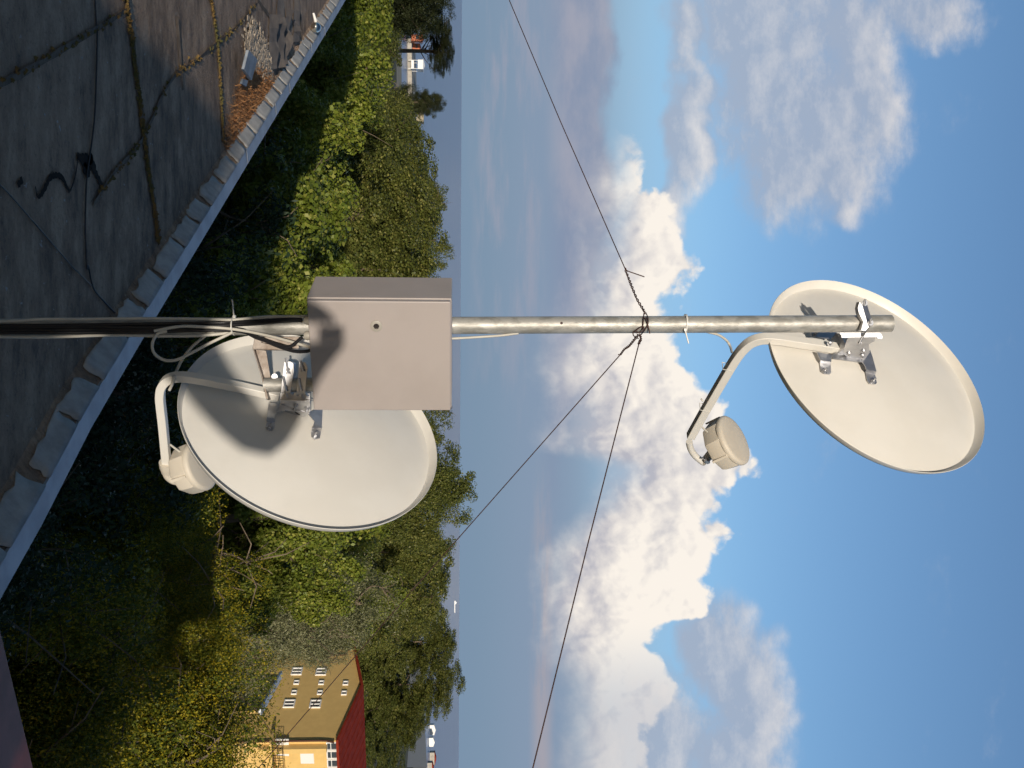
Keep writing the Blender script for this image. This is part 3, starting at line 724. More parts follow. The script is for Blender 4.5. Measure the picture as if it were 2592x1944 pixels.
mb = MB(); cc = lerp(e2, fb, .3); mb.box(cc + Vector((.004, -.012, -.004)), .022, .012, .03, (axu.orthogonal().normalized(), axu, axu.cross(axu.orthogonal().normalized()))); mb.bolt(cc + Vector((-.0, -.012, -.018)), (0, -.3, -1), .004, .01); mb.build('feed_clamp', M_steel, U_, smooth=0, bevel=.001)
mb = MB(); mb.tube(spline([on_s(zC(455, 640), .004), on_s(zC(500, 690), .01), on_s(zC(555, 735), .006)], 5), .0035, 8); mb.build('lead', M_white, U_)
# clips on the arm
mb = MB()
for p in ((348, 690), (205, 945)):
    q = on_s(z5(*p)); t = (arm[-1] - arm[-4]).normalized(); w_ = t.cross(su).normalized()
    h = AW + .0015
    mb.tube([q + su * h + w_ * h, q - su * h + w_ * h, q - su * h - w_ * h, q + su * h - w_ * h], .0016, 6, closed=True); mb.cut()
mb.tube([on_s(z5(196, 905)), on_s(z5(186, 893))], .0035, 8); mb.cut()
mb.build_each('cable_clip', M_tie, U_)
tk = nu * .003
br = MB()
def pn(pts, h): return [onpan(zB(*p), Cu, nu, Ru, h) for p in pts]
plate(br, pn(((395, 1020), (625, 1062), (610, 1170), (448, 1140)), .022), tk)
plate(br, [onpan(zB(448, 1140), Cu, nu, Ru, .022), onpan(zB(610, 1170), Cu, nu, Ru, .022), onpan(zB(602, 1215), Cu, nu, Ru, .004), onpan(zB(440, 1190), Cu, nu, Ru, .004)], tk)
plate(br, pn(((440, 1190), (602, 1215), (610, 1330), (585, 1355), (505, 1347), (455, 1310)), .004), tk)
plate(br, pn(((1075, 1170), (1195, 990), (1230, 1090), (1290, 1312), (1140, 1285), (1110, 1215)), .022), tk)
plate(br, [onpan(zB(1140, 1285), Cu, nu, Ru, .022), onpan(zB(1290, 1312), Cu, nu, Ru, .022), onpan(zB(1270, 1365), Cu, nu, Ru, .004), onpan(zB(1128, 1325), Cu, nu, Ru, .004)], tk)
plate(br, pn(((1128, 1325), (1270, 1365), (1295, 1485), (1275, 1506), (1185, 1495), (1148, 1445)), .004), tk)
plate(br, pn(((300, 725), (700, 725), (600, 830), (320, 785)), .03), tk)
plate(br, pn(((620, 1060), (810, 950), (1190, 1000), (1085, 1175), (640, 1120)), .021), tk)
br.build('mounting_foot', M_steel, U_, smooth=0, bevel=.0008)
er = MB()
def ps(pts, off): return [on_s(zB(*p), off) for p in pts]
plate(er, ps(((870, 790), (1280, 797), (1262, 860), (1215, 880), (1182, 905), (1192, 1020), (1170, 1060), (1120, 1100), (1060, 1130), (970, 1140), (900, 1120), (835, 1080), (790, 1020), (830, 900)), .030), -su * .003)
plate(er, ps(((640, 1110), (815, 955), (840, 870), (1180, 1000), (1200, 1012), (1090, 1178), (1060, 1195)), .024), -su * .003)
plate(er, ps(((640, 1110), (815, 955), (1180, 1000), (1060, 1190)), -.03), -su * .003)
er.build('tilt_plate', M_steel, U_, smooth=0, bevel=.0008)
wb = MB()
wp_ = on_s(zB(700, 960), .0)
plate(wb, [at_pl(zB(*p), wp_, qu) for p in ((612, 830), (680, 728), (750, 738), (832, 895), (808, 960), (640, 1108), (632, 1085), (716, 945), (662, 850))], -qu * .003)
wb.build('channel_web', M_steel, U_, smooth=0)
ph = PY - PR
tp = MB()
plate(tp, [at_y(zB(*p), PY - .006) for p in ((735, 722), (1352, 722), (1392, 772), (770, 768))], Vector((0, .004, 0)))
plate(tp, [at_y(zB(*p), PY - .010) for p in ((770, 766), (1392, 770), (1382, 818), (1312, 818), (1305, 793), (866, 797), (852, 803), (770, 800))], Vector((0, .005, 0)))
tp.build('pole_plate', M_steel, U_, smooth=0, bevel=.0008)
cl = MB(); yf = ph - .022
plate(cl, [at_y(zB(p[0], p[1]), yf + p[2]) for p in ((1078, 300, .012), (1150, 285, .034), (1250, 610, .020), (1182, 640, 0))], Vector((0, .004, 0)))
plate(cl, [at_y(zB(*p), yf + .001) for p in ((1040, 258), (1082, 300), (1164, 590), (1184, 640), (1130, 700), (1062, 690), (1095, 560), (1030, 430), (1015, 350))], Vector((0, .024, 0)))
cl.build('pole_clamp', M_steel, U_, smooth=0, bevel=.0008)
bo = MB()
bo.tube([at_y(zB(1128, 215), yf - .006), at_y(zB(1108, 318), yf - .004)], .0035, 8); bo.bolt(at_y(zB(1118, 280), yf - .001), (0, -1, .1), .006, .008)
bo.tube([at_y(zB(1218, 508), yf - .008), at_y(zB(1200, 570), yf - .006), at_y(zB(1182, 620), yf + .006), at_y(zB(1090, 775), PY - .012), at_y(zB(1036, 888), PY - .006)], .0036, 8); bo.bolt(at_y(zB(1205, 575), yf - .001), (0, -1, .1), .006, .008)
for p in ((880, 1035), (1098, 1000), (1080, 1065)): bo.bolt(on_s(zB(*p), .0305), su, .006, .009)
bo.bolt(on_s(zB(595, 880), AW), su, .006, .008); bo.bolt(on_s(zB(1050, 880), .031), su, .005, .006)
for p in ((512, 1300), (1240, 1452), (375, 748)): bo.bolt(onpan(zB(*p), Cu, nu, Ru, .007 if p[1] > 800 else .033), nu, .0065, .011)
bo.build_each('bolt', M_steel, U_, smooth=30)
# --- lower dish details
def on_l(s, off=0.0): return at_pl(s, Cl + sl_ * off, sl_)
arm = [on_l(zD(*p)) for p in ((1235, 690), (1080, 655), (860, 605), (640, 560), (480, 528), (340, 508), (250, 508), (190, 520), (140, 555), (108, 605), (98, 660), (98, 740), (125, 980), (158, 1345))]
mb = MB(); mb.tube(spline(arm, 3), .0128 * 1.414, 4, ref=sl_, phase=math.pi / 4); mb.build('feed_arm', M_dish, L_, smooth=25, bevel=.002)
mb = MB(); ae_ = arm[-1]; t_ = (arm[-1] - arm[-2]).normalized()
mb.lathe([(.018, -.012), (.0235, -.012), (.0235, .008), (.021, .018), (.019, .032)], ae_, t_, 24); mb.build('arm_socket', M_feed, L_, smooth=40)
fl_ = on_l(zD(540, 1330)); fl_ = on_l(zD(505, 1345)); axl = feed(L_, fl_, Cl - ql * .02, .083, .078, None, zD, 'l')
fb = fl_ - axl * .072
mb = MB(); mb.tube(spline([ae_ + t_ * .02, on_l(zD(180, 1450)), on_l(zD(250, 1490)), lerp(on_l(zD(300, 1500)), fb, .5), fb], 4), .017, 14); mb.build('elbow', M_feed, L_, smooth=60)
mb = MB(); mb.tube(spline([on_l(zD(190, 1150)), on_l(zD(235, 1185)), on_l(zD(285, 1220))], 4), .0033, 8); mb.build('lead', M_white, L_)
br = MB(); tk = nl * .003
def pl(pts, h, zf): return [onpan(zf(*p), Cl, nl, Rl, h) for p in pts]
plate(br, pl(((1130, 755), (1240, 770), (1282, 790), (1282, 830), (1205, 860), (1180, 905), (1113, 898)), .024, zD), tk)
plate(br, [onpan(zD(1113, 898), Cl, nl, Rl, .024), onpan(zD(1190, 908), Cl, nl, Rl, .024), onpan(zD(1190, 942), Cl, nl, Rl, .004), onpan(zD(1110, 936), Cl, nl, Rl, .004)], tk)
plate(br, pl(((1110, 938), (1190, 943), (1186, 1000), (1165, 1020), (1120, 1016), (1100, 990)), .004, zD), tk)
plate(br, pl(((950, 880), (985, 862), (1031, 850), (1026, 962), (975, 962), (985, 925)), .024, z4), tk)
plate(br, [onpan(z4(972, 958), Cl, nl, Rl, .024), onpan(z4(1028, 960), Cl, nl, Rl, .024), onpan(z4(1022, 985), Cl, nl, Rl, .004), onpan(z4(967, 985), Cl, nl, Rl, .004)], tk)
plate(br, pl(((967, 984), (1022, 984), (1016, 1018), (985, 1025), (968, 1010)), .004, z4), tk)
plate(br, pl(((690, 1240), (1190, 1240), (1190, 1440), (760, 1400)), .022, zA), tk)
br.build('mounting_foot', M_steel, L_, smooth=0, bevel=.0008)
er = MB()
plate(er, [on_l(zA(*p), .02) for p in ((690, 1226), (1178, 1240), (1192, 1400), (1150, 1462), (1080, 1500), (980, 1505), (900, 1488), (830, 1450), (770, 1412), (812, 1332), (695, 1322))], -sl_ * .003)
er.build('tilt_plate', M_steel, L_, smooth=0, bevel=.0008)
mb = MB(); mb.tube(spline([on_l(zA(*p), .0205) for p in ((918, 1330), (925, 1390), (960, 1440), (1012, 1466))], 5), .0022, 6); mb.build('slot', M_dark, L_)
cl = MB(); yc = YB - .022
plate(cl, [at_y(zA(*p), yc) for p in ((762, 610), (868, 605), (905, 690), (862, 1104), (706, 1104), (730, 850))], Vector((0, .005, 0)))
plate(cl, [at_y(zA(*p), yc) for p in ((868, 605), (912, 640), (920, 760), (866, 1104), (850, 1104), (900, 720))], Vector((0, .045, 0)))
plate(cl, [at_y(zA(*p), yc) for p in ((1002, 605), (1110, 622), (1140, 700), (1100, 1120), (958, 1112), (985, 790))], Vector((0, .005, 0)))
plate(cl, [at_y(zA(*p), yc) for p in ((700, 1100), (862, 1100), (876, 1150), (866, 1150), (850, 1112), (700, 1112))], Vector((0, .05, 0)))
plate(cl, [at_y(zA(*p), yc) for p in ((945, 1118), (1100, 1118), (1130, 1165), (1118, 1165), (1090, 1130), (965, 1130), (958, 1170), (948, 1165))], Vector((0, .05, 0)))
cl.build('pipe_clamp', M_steel, L_, smooth=0, bevel=.0008)
ch = MB(); plate(ch, [at_y(zA(*p), YB + .035) for p in ((700, 1100), (1180, 1115), (1180, 1240), (692, 1228))], Vector((0, .004, 0)))
plate(ch, [at_y(zA(*p), YB - .012) for p in ((690, 1222), (1180, 1236), (1180, 1246), (690, 1232))], Vector((0, .07, 0)))
ch.build('channel_web', M_steel, L_, smooth=0)
bo = MB(); yq = yc - .004
for a_, b_2, n1_ in (((785, 550), (832, 800), (826, 765)), ((745, 850), (800, 1085), (790, 1050)), ((1028, 595), (1068, 745), (1062, 725)), ((1000, 880), (1032, 1065), (1028, 1045))):
    bo.tube([at_y(zA(*a_), yq - .012), at_y(zA(*b_2), yq)], .0034, 8); p = at_y(zA(*n1_), yq + .003); dq = (at_y(zA(*b_2), yq) - at_y(zA(*a_), yq)).normalized()
    bo.tube([p - dq * .009, p - dq * .002], .0065, 6); bo.tube([p + dq * .001, p + dq * .008], .0065, 6); bo.cut()
for p in ((800, 1120), (1050, 1130)): bo.tube([at_y(zA(*p), yc + .006), at_y(zA(p[0] + 8, p[1] + 62), yc + .006)], .0034, 8); bo.cut()
for p in ((945, 1325), (1130, 1375)): bo.bolt(on_l(zA(*p), .0205), sl_, .0065, .011)
for zf, p in ((zD, (1142, 985)), (z4, (992, 1000))): bo.bolt(onpan(zf(*p), Cl, nl, Rl, .007), nl, .0065, .011)
bo.bolt(at_y(zA(605, 850), YB - .0), (0, -1, .3), .006, .010)
bo.build_each('bolt', M_steel, L_, smooth=30)

# ------------------------------------------------------------------ cables along the mast
YC = PY - PR - .006
def cz(pts, y, zf=z2): return [at_y(zf(*p), y) for p in pts]
grp_b = 'black cables strapped to the pole'
for k, pts in enumerate([[(-60, 428), (0, 428), (400, 425), (800, 420), (1300, 412), (1440, 408), (1650, 396), (1800, 388), (1875, 390)],
                         [(-60, 442), (0, 442), (500, 436), (1000, 440), (1440, 425), (1600, 415), (1780, 398), (1875, 395)],
                         [(-60, 458), (0, 458), (500, 455), (1000, 455), (1440, 445), (1560, 480), (1700, 545), (1820, 585), (1905, 588), (1960, 570)],
                         [(-60, 472), (0, 474), (500, 472), (900, 468), (1440, 458), (1600, 505), (1720, 545), (1800, 560), (1880, 500)]]):
    y_ = YC - .004 * (k % 2) - (.006 if k > 1 else 0)
    P_ = [at_y(z2(*p), y_ - max(0, (p[0] - 1440) / 480) * (.10 if True else 0)) for p in pts]
    cable('black_cable', P_, .0052, M_black, ('black cable outermost on the left of the black strand, entering the upper gland', 'black cable second from left in the strand, passing straight up the pole', 'black cable hanging in a low curve under the cabinet bottom', 'black cable on the right of the strand beside the white one')[k], group=grp_b)
grp_w = 'white cables strapped to the pole'
cable('white_cable', [at_y(z2(*p), YC - .002) for p in ((-60, 404), (0, 401), (120, 398), (250, 389), (500, 388), (900, 384), (1300, 388), (1440, 392), (1600, 378), (1700, 372), (1860, 372), (1960, 370))], .0045, M_white, 'greyish white cable running straight up the left side of the pole', group=grp_w)
cable('white_cable', [at_y(z2(*p), YC - .004) for p in ((-60, 496), (0, 497), (200, 500), (400, 497), (700, 487), (1000, 493), (1200, 492), (1350, 482), (1440, 470), (1500, 455))], .0048, M_white, 'bright white cable running straight up the right side of the pole', group=grp_w)
cable('white_cable', [at_y(z2(*p), YC - .014 - max(0, (p[0] - 1440) / 480) * .08) for p in ((960, 462), (1060, 442), (1150, 432), (1300, 438), (1450, 450), (1600, 476), (1750, 512), (1905, 556), (1960, 575))], .0046, M_white, 'pale cable arching over the black strand and into the cabinet', group=grp_w)
cable('white_cable', [at_y(z2(*p), YC - .012) for p in ((1040, 462), (980, 480), (948, 540), (960, 600), (1020, 642), (1100, 640), (1200, 592), (1300, 540), (1400, 492), (1445, 470))], .0046, M_white, 'white cable hanging in a loose round loop beside the pole', group=grp_w)
pe = on_l(zD(185, 630), .02)
cable('white_cable', [at_y(z2(*p), YC - .006 + .02 * i) for i, p in enumerate(((1330, 462), (1290, 482), (1200, 555), (1130, 645), (1085, 740)))] + [on_l(zD(228, 500), .024), on_l(zD(210, 575), .022), pe], .0046, M_white, 'pale cable dropping from the pole to the bent feed arm of the lower dish', group=grp_w)
cable('white_cable', [at_y(sd(*p), PY - PR * .2) for p in ((940, 734), (975, 731.5), (1020, 729), (1080, 725), (1120, 720))], .0038, M_white, 'thin pale cable emerging above the cabinet along the pole', group=grp_w)
cable('white_cable', [at_y(z10(*p), PY + .004 + .012 * i) for i, p in enumerate(((1360, 1190), (1450, 1212), (1530, 1235), (1610, 1290), (1650, 1350)))] + [on_s(z5(378, 598), .0)], .0042, M_white, 'pale cable curving from the pole to the feed arm of the upper dish', group=grp_w)
# zip ties
def ring(y_hint, zf, pc_, tilt, label, tail, w=.0022):
    c_ = at_y(zf(*pc_), PY); R_ = PR + w + (.004 if label.startswith('white zip tie round the cable') else 0)
    mb = MB(); mb.lathe([(R_, -.0025), (R_ + .0012, -.0025), (R_ + .0012, .0025), (R_, .0025)], c_, (0.03, 0, 1), 32, caps=False)
    mb.tube([at_y(zf(*p), PY - PR - .004) for p in tail], .0022, 6)
    mb.box(at_y(zf(*tail[0]), PY - PR - .003), .007, .006, .007)
    tag(mb.build('zip_tie', M_tie, smooth=40), label, 'zip tie', 'zip ties on the pole')
ring(0, z10, (1180, 1117), 0, 'white zip tie round the upper pole above the wire knot, tail pointing right', [(1178, 1180), (1190, 1230), (1216, 1325)])
mb = MB(); c_ = at_y(z2(1440, 432), PY)
mb.tube(spline([at_y(z2(*p), y_) for p, y_ in (((1450, 368), PY - .01), ((1440, 400), PY - .046), ((1437, 430), PY - .056), ((1440, 460), PY - .052), ((1458, 486), PY - .02), ((1452, 430), PY + .034))], 6), .0022, 6, closed=True)
mb.tube([at_y(z2(*p), PY - .02) for p in ((1455, 372), (1450, 320), (1444, 265))], .0022, 6); mb.box(at_y(z2(1458, 376), PY - .02), .012, .007, .008)
tag(mb.build('zip_tie', M_tie, smooth=40), 'white zip tie round the cable strand, its long tail sticking out left', 'zip tie', 'zip ties on the pole')

# ------------------------------------------------------------------ guy wires
WR = .0018
def wrap(mb, path, turns, rad_, r, ph0=0.0):
    P_ = spline(path, 12); n = len(P_); out_ = []
    for i, p in enumerate(P_):
        t = (P_[min(i + 1, n - 1)] - P_[max(i - 1, 0)]).normalized(); u = t.orthogonal().normalized() if i == 0 else (u_ - t * u_.dot(t)).normalized(); u_ = u; w_ = t.cross(u)
        q = ph0 + turns * 2 * math.pi * i / n; rr_ = rad_ * (1 + .25 * math.sin(i * 1.7))
        out_.append(p + (u * math.cos(q) + w_ * math.sin(q)) * rr_)
    mb.tube(out_, r, 7)
yk = PY - PR - .003
def guy(path_far, knot, label, extra=None, tw=7):
    root = MB(); root.tube(path_far, WR, 8); o = tag(root.build('guy_wire', M_wire, smooth=60), label, 'wire', 'guy wires tied to the pole')
    k_ = MB(); wrap(k_, knot, tw, .0026, WR, 0); wrap(k_, knot, tw, .0026, WR, math.pi)
    if extra: 
        for e_ in extra: k_.tube(spline(e_, 6), WR, 7)
    k_.build('twist', M_wire, o, smooth=60); return o
a0 = at_y(z10(555, 555), PY + .12)
guy([at_y(sd(1075, -60), 3.9), at_y(sd(1100, 0), 3.82), lerp(at_y(sd(1100, 0), 3.82), a0, .5) + Vector((0, 0, -.004)), a0], [a0, at_y(z10(590, 650), PY + .09), at_y(z10(625, 740), PY + .06), at_y(z10(675, 860), PY + .02), at_y(z10(735, 960), PY - .01), at_y(z10(762, 1010), PY - PR)],
    'dark guy wire running to the upper left, a loose spike at its twist',
    [[at_y(z10(552, 530), PY + .12), at_y(z10(570, 560), PY + .118), at_y(z10(650, 590), PY + .115), at_y(z10(752, 625), PY + .11)],
     [at_y(z10(745, 1010), PY), at_y(z10(740, 1080), yk - .002), at_y(z10(732, 1150), yk), at_y(z10(700, 1215), PY)],
     [at_y(z10(765, 1000), PY), at_y(z10(790, 1060), yk - .002), at_y(z10(785, 1130), yk - .003), at_y(z10(750, 1190), yk), at_y(z10(700, 1250), PY)],
     [at_y(z10(760, 1050), yk - .002), at_y(z10(790, 1140), yk - .004), at_y(z10(808, 1220), yk)],
     [at_y(z10(650, 1200), yk), at_y(z10(700, 1160), yk - .004), at_y(z10(745, 1150), yk - .004), at_y(z10(720, 1200), yk - .005), at_y(z10(665, 1215), yk)]])
b0 = at_y(z10(500, 1440), PY + .06)
guy([b0, lerp(b0, at_y(sd(540, 1680), 4.1), .5) + Vector((0, 0, -.006)), at_y(sd(540, 1680), 4.1)], [at_y(z10(690, 1230), PY), at_y(z10(640, 1290), PY + .015), at_y(z10(590, 1350), PY + .03), at_y(z10(540, 1385), PY + .045), b0],
    'dark guy wire falling steeply to the lower right past the yellow house',
    [[at_y(z10(475, 1440), PY + .06), b0, at_y(z10(530, 1400), PY + .055)], [at_y(z10(680, 1200), PY - .02), at_y(z10(635, 1205), PY - .02), at_y(z10(640, 1245), PY - .015), at_y(z10(690, 1275), PY - .01)]])
d0_ = at_y(z10(693, 1330), PY - .02); d1_ = at_y(sd(1141, 1700), 2.45)
guy([d0_, lerp(d0_, d1_, .5) + Vector((0, 0, -.003)), d1_], [at_y(z10(705, 1225), PY - .005), at_y(z10(715, 1280), PY - .012), at_y(z10(700, 1305), PY - .015), d0_], 'dark guy wire stretched nearly level across the clouds to the right', None, 4)

# ------------------------------------------------------------------ trees
def leaf_mesh(name, pos, out, size, material, aspect=.62, jitter=.9, upb=.35):
    n = len(pos)
    nr = out * .75 + RNG.normal(0, jitter * .6, (n, 3)) + np.array([0, 0, upb]); nr /= np.linalg.norm(nr, axis=1)[:, None] + 1e-9
    t = RNG.normal(0, 1, (n, 3)); t -= nr * (t * nr).sum(1)[:, None]; t /= np.linalg.norm(t, axis=1)[:, None] + 1e-9
    w = np.cross(nr, t); L = size * RNG.uniform(.6, 1.25, (n, 1)); Wd = L * aspect * .5
    v = np.empty((n, 4, 3)); fold = nr * L * .12
    v[:, 0] = pos - t * L * .5; v[:, 1] = pos + w * Wd + fold; v[:, 2] = pos + t * L * .5; v[:, 3] = pos - w * Wd + fold
    me = bpy.data.meshes.new(name); me.vertices.add(n * 4); me.vertices.foreach_set('co', v.reshape(-1).astype(np.float32))
    me.loops.add(n * 4); me.loops.foreach_set('vertex_index', np.arange(n * 4, dtype=np.int32))
    me.polygons.add(n); me.polygons.foreach_set('loop_start', np.arange(0, n * 4, 4, dtype=np.int32)); me.polygons.foreach_set('loop_total', np.full(n, 4, dtype=np.int32))
    at = me.attributes.new('rnd', 'FLOAT', 'FACE'); at.data.foreach_set('value', RNG.random(n).astype(np.float32))
    me.update(); me.validate(); me.materials.append(material); return me
def crown(kind, h, r, ncl, nlf, size, crad, material, shape='egg', flower=0, asp=.62):
    """crown of height h (base at z=0) and radius r; returns leaf mesh, cluster centres, blossom mesh"""
    # boughs: a crown is a handful of leafy masses of different size with gaps between them
    nb_ = {'egg': 17, 'column': 20, 'layer': 16, 'cone': 12}[shape]; bo_ = []
    for i in range(nb_):
        z = -1 + 2 * (i + RNG.uniform(.1, .9)) / nb_; q_ = i * 2.4 + RNG.uniform(-.5, .5)
        hk = math.sqrt(max(.06, 1 - abs(z) ** 2.6)) * RNG.uniform(.35, .78) * (.45 if i == nb_ - 1 else 1)
        sr = r * RNG.uniform(.34, .52) * (.8 if shape == 'layer' else 1)
        bo_.append((hk * r * math.cos(q_), hk * r * math.sin(q_), h / 2 + z * (h / 2 - sr * .8), sr))
    cs = []; wts = np.array([b_[3] ** 2 for b_ in bo_]); wts /= wts.sum()
    for j in RNG.choice(nb_, ncl, p=wts):
        b_ = bo_[j]; u = RNG.normal(0, 1, 3); u /= np.linalg.norm(u); k = RNG.random() ** .4
        cs.append((b_[0] + u[0] * k * b_[3], b_[1] + u[1] * k * b_[3], b_[2] + u[2] * k * b_[3] * (.55 if shape == 'layer' else 1.05)))
    cs = np.array(cs); reps = np.repeat(cs, nlf, axis=0); n = len(reps)
    off = RNG.normal(0, 1, (n, 3)); off /= np.linalg.norm(off, axis=1)[:, None]; rad_ = RNG.random(n)[:, None] ** .45
    sz = np.repeat(RNG.uniform(.65, 1.35, ncl), nlf)[:, None]
    pos = reps + off * rad_ * crad * sz * np.array([1, 1, .75 if shape != 'layer' else .42])
    o2 = pos - np.array([0, 0, h * .45]); o2 /= np.linalg.norm(o2, axis=1)[:, None] + 1e-9
    me = leaf_mesh('crown', pos, (off + o2) * .6, size, material, asp)
    fl_me = None
    if flower:
        idx = np.argsort(-(cs[:, 2] + .8 * np.linalg.norm(cs[:, :2], axis=1)))[:int(ncl * .75)]
        rp_ = np.repeat(cs[idx], flower, axis=0); of = RNG.normal(0, 1, (len(rp_), 3)); of /= np.linalg.norm(of, axis=1)[:, None]; of[:, 2] = np.abs(of[:, 2]) * 1.0 - .15
        fp = rp_ + of * crad * RNG.uniform(.85, 1.25, (len(rp_), 1)) * np.array([1, 1, .95])
        fl_me = leaf_mesh('blossom', fp, of, size * .6, L_flower, .5)
    return me, cs, fl_me
def trunk_mesh(h0, h, cs, r0, n_l=15):
    mb = MB(); top = h0 + h * .82
    path = [Vector((0, 0, 0)), Vector((.1, .05, h0 * .5)), Vector((0, 0, h0)), Vector((.12, -.1, h0 + h * .4)), Vector((0, .05, top))]
    sp = spline(path, 4); mb.tube(sp, [r0 * (1 - .88 * i / (len(sp) - 1)) for i in range(len(sp))], 9)
    for i in RNG.permutation(len(cs))[:n_l]:
        c_ = Vector(cs[i]) + Vector((0, 0, h0)); zb = max(h0 * .85, min(top - .2, c_.z - .55 * math.hypot(c_.x, c_.y) - .3)); p0 = Vector((0.05, 0, zb))
        mid = lerp(p0, c_, .55) + Vector((random.uniform(-.2, .2), random.uniform(-.2, .2), -.06 * (c_ - p0).length))
        s_ = spline([p0, mid, c_], 4); rb = r0 * .16 * (1 - .5 * (zb - h0) / max(h, .1)); rb = max(rb, .012)
        mb.tube(s_, [rb * (1 - .85 * k / (len(s_) - 1)) for k in range(len(s_))], 6)
        for _ in range(5):
            e_ = c_ + Vector(RNG.normal(0, .4, 3)); mb.tube([lerp(mid, c_, .7), lerp(c_, e_, .5) + Vector((0, 0, .05)), e_], [rb * .35, rb * .22, .004], 5)
    return mb
KINDS = {  # crown height, radius, clusters, leaves per cluster, leaf size, cluster radius, material, shape, flowers, aspect
    'broad_tree': (8, 2.2, 380, 230, .082, .34, L_maple, 'egg', 0, .8),
    'poplar_tree': (12, 2.6, 520, 210, .095, .40, L_poplar, 'column', 0, .72),
    'willow_tree': (6, 2.0, 260, 190, .085, .46, L_willow, 'egg', 0, .36),
    'golden_tree': (6, 1.7, 300, 170, .070, .36, L_gold, 'egg', 120, .42),
    'pine_tree': (14, 5.0, 420, 230, .24, .85, L_pine, 'egg', 0, .25),
    'dark_tree': (7, 1.9, 220, 110, .10, .48, L_dark, 'egg', 0, .5)}
CR = {}
for kd, a_ in KINDS.items(): CR[kd] = [crown(kd, *a_) for _ in range(2)]
def tree(kind, U, V, Dm, hw, ch, label, group, var=0, rot=0.0, h0min=2.0):
    top = at_y(sd(V, U), Dm); H0, R0_, *_ = KINDS[kind]
    me, cs, fm = CR[kind][var]
    base = Vector((top.x, top.y, .3)); zc0 = max(top.z - ch, h0min); sz_ = (top.z - zc0) / H0 * .97; sx = hw / R0_
    root = thing(kind, base, label, 'tree', group)
    trm = trunk_mesh((zc0 - .3) , top.z - zc0, cs * np.array([sx, sx, sz_]), .13 + .012 * top.z)
    cr_ = Matrix.Rotation(rot, 4, 'Z')
    to = trm.build('trunk', M_wood, None, smooth=60); 
    to.location = (0, 0, 0); dz = min(v[2] for v in trm.v)
    A = np.array(trm.v); o0 = Vector(((A[:, 0].min() + A[:, 0].max()) / 2, (A[:, 1].min() + A[:, 1].max()) / 2, A[:, 2].min()))
    for v in to.data.vertices: v.co = v.co + o0
    to.parent = root; to.rotation_euler = (0, 0, rot)
    co = bpy.data.objects.new('crown', me); C.objects.link(co); co.parent = root; co.location = (0, 0, zc0 - .3); co.scale = (sx, sx, sz_); co.rotation_euler = (0, 0, rot)
    if fm:
        fo = bpy.data.objects.new('blossom', fm); C.objects.link(fo); fo.parent = root; fo.location = co.location; fo.scale = co.scale; fo.rotation_euler = co.rotation_euler
    return root
TG = 'trees between the building and the sea'
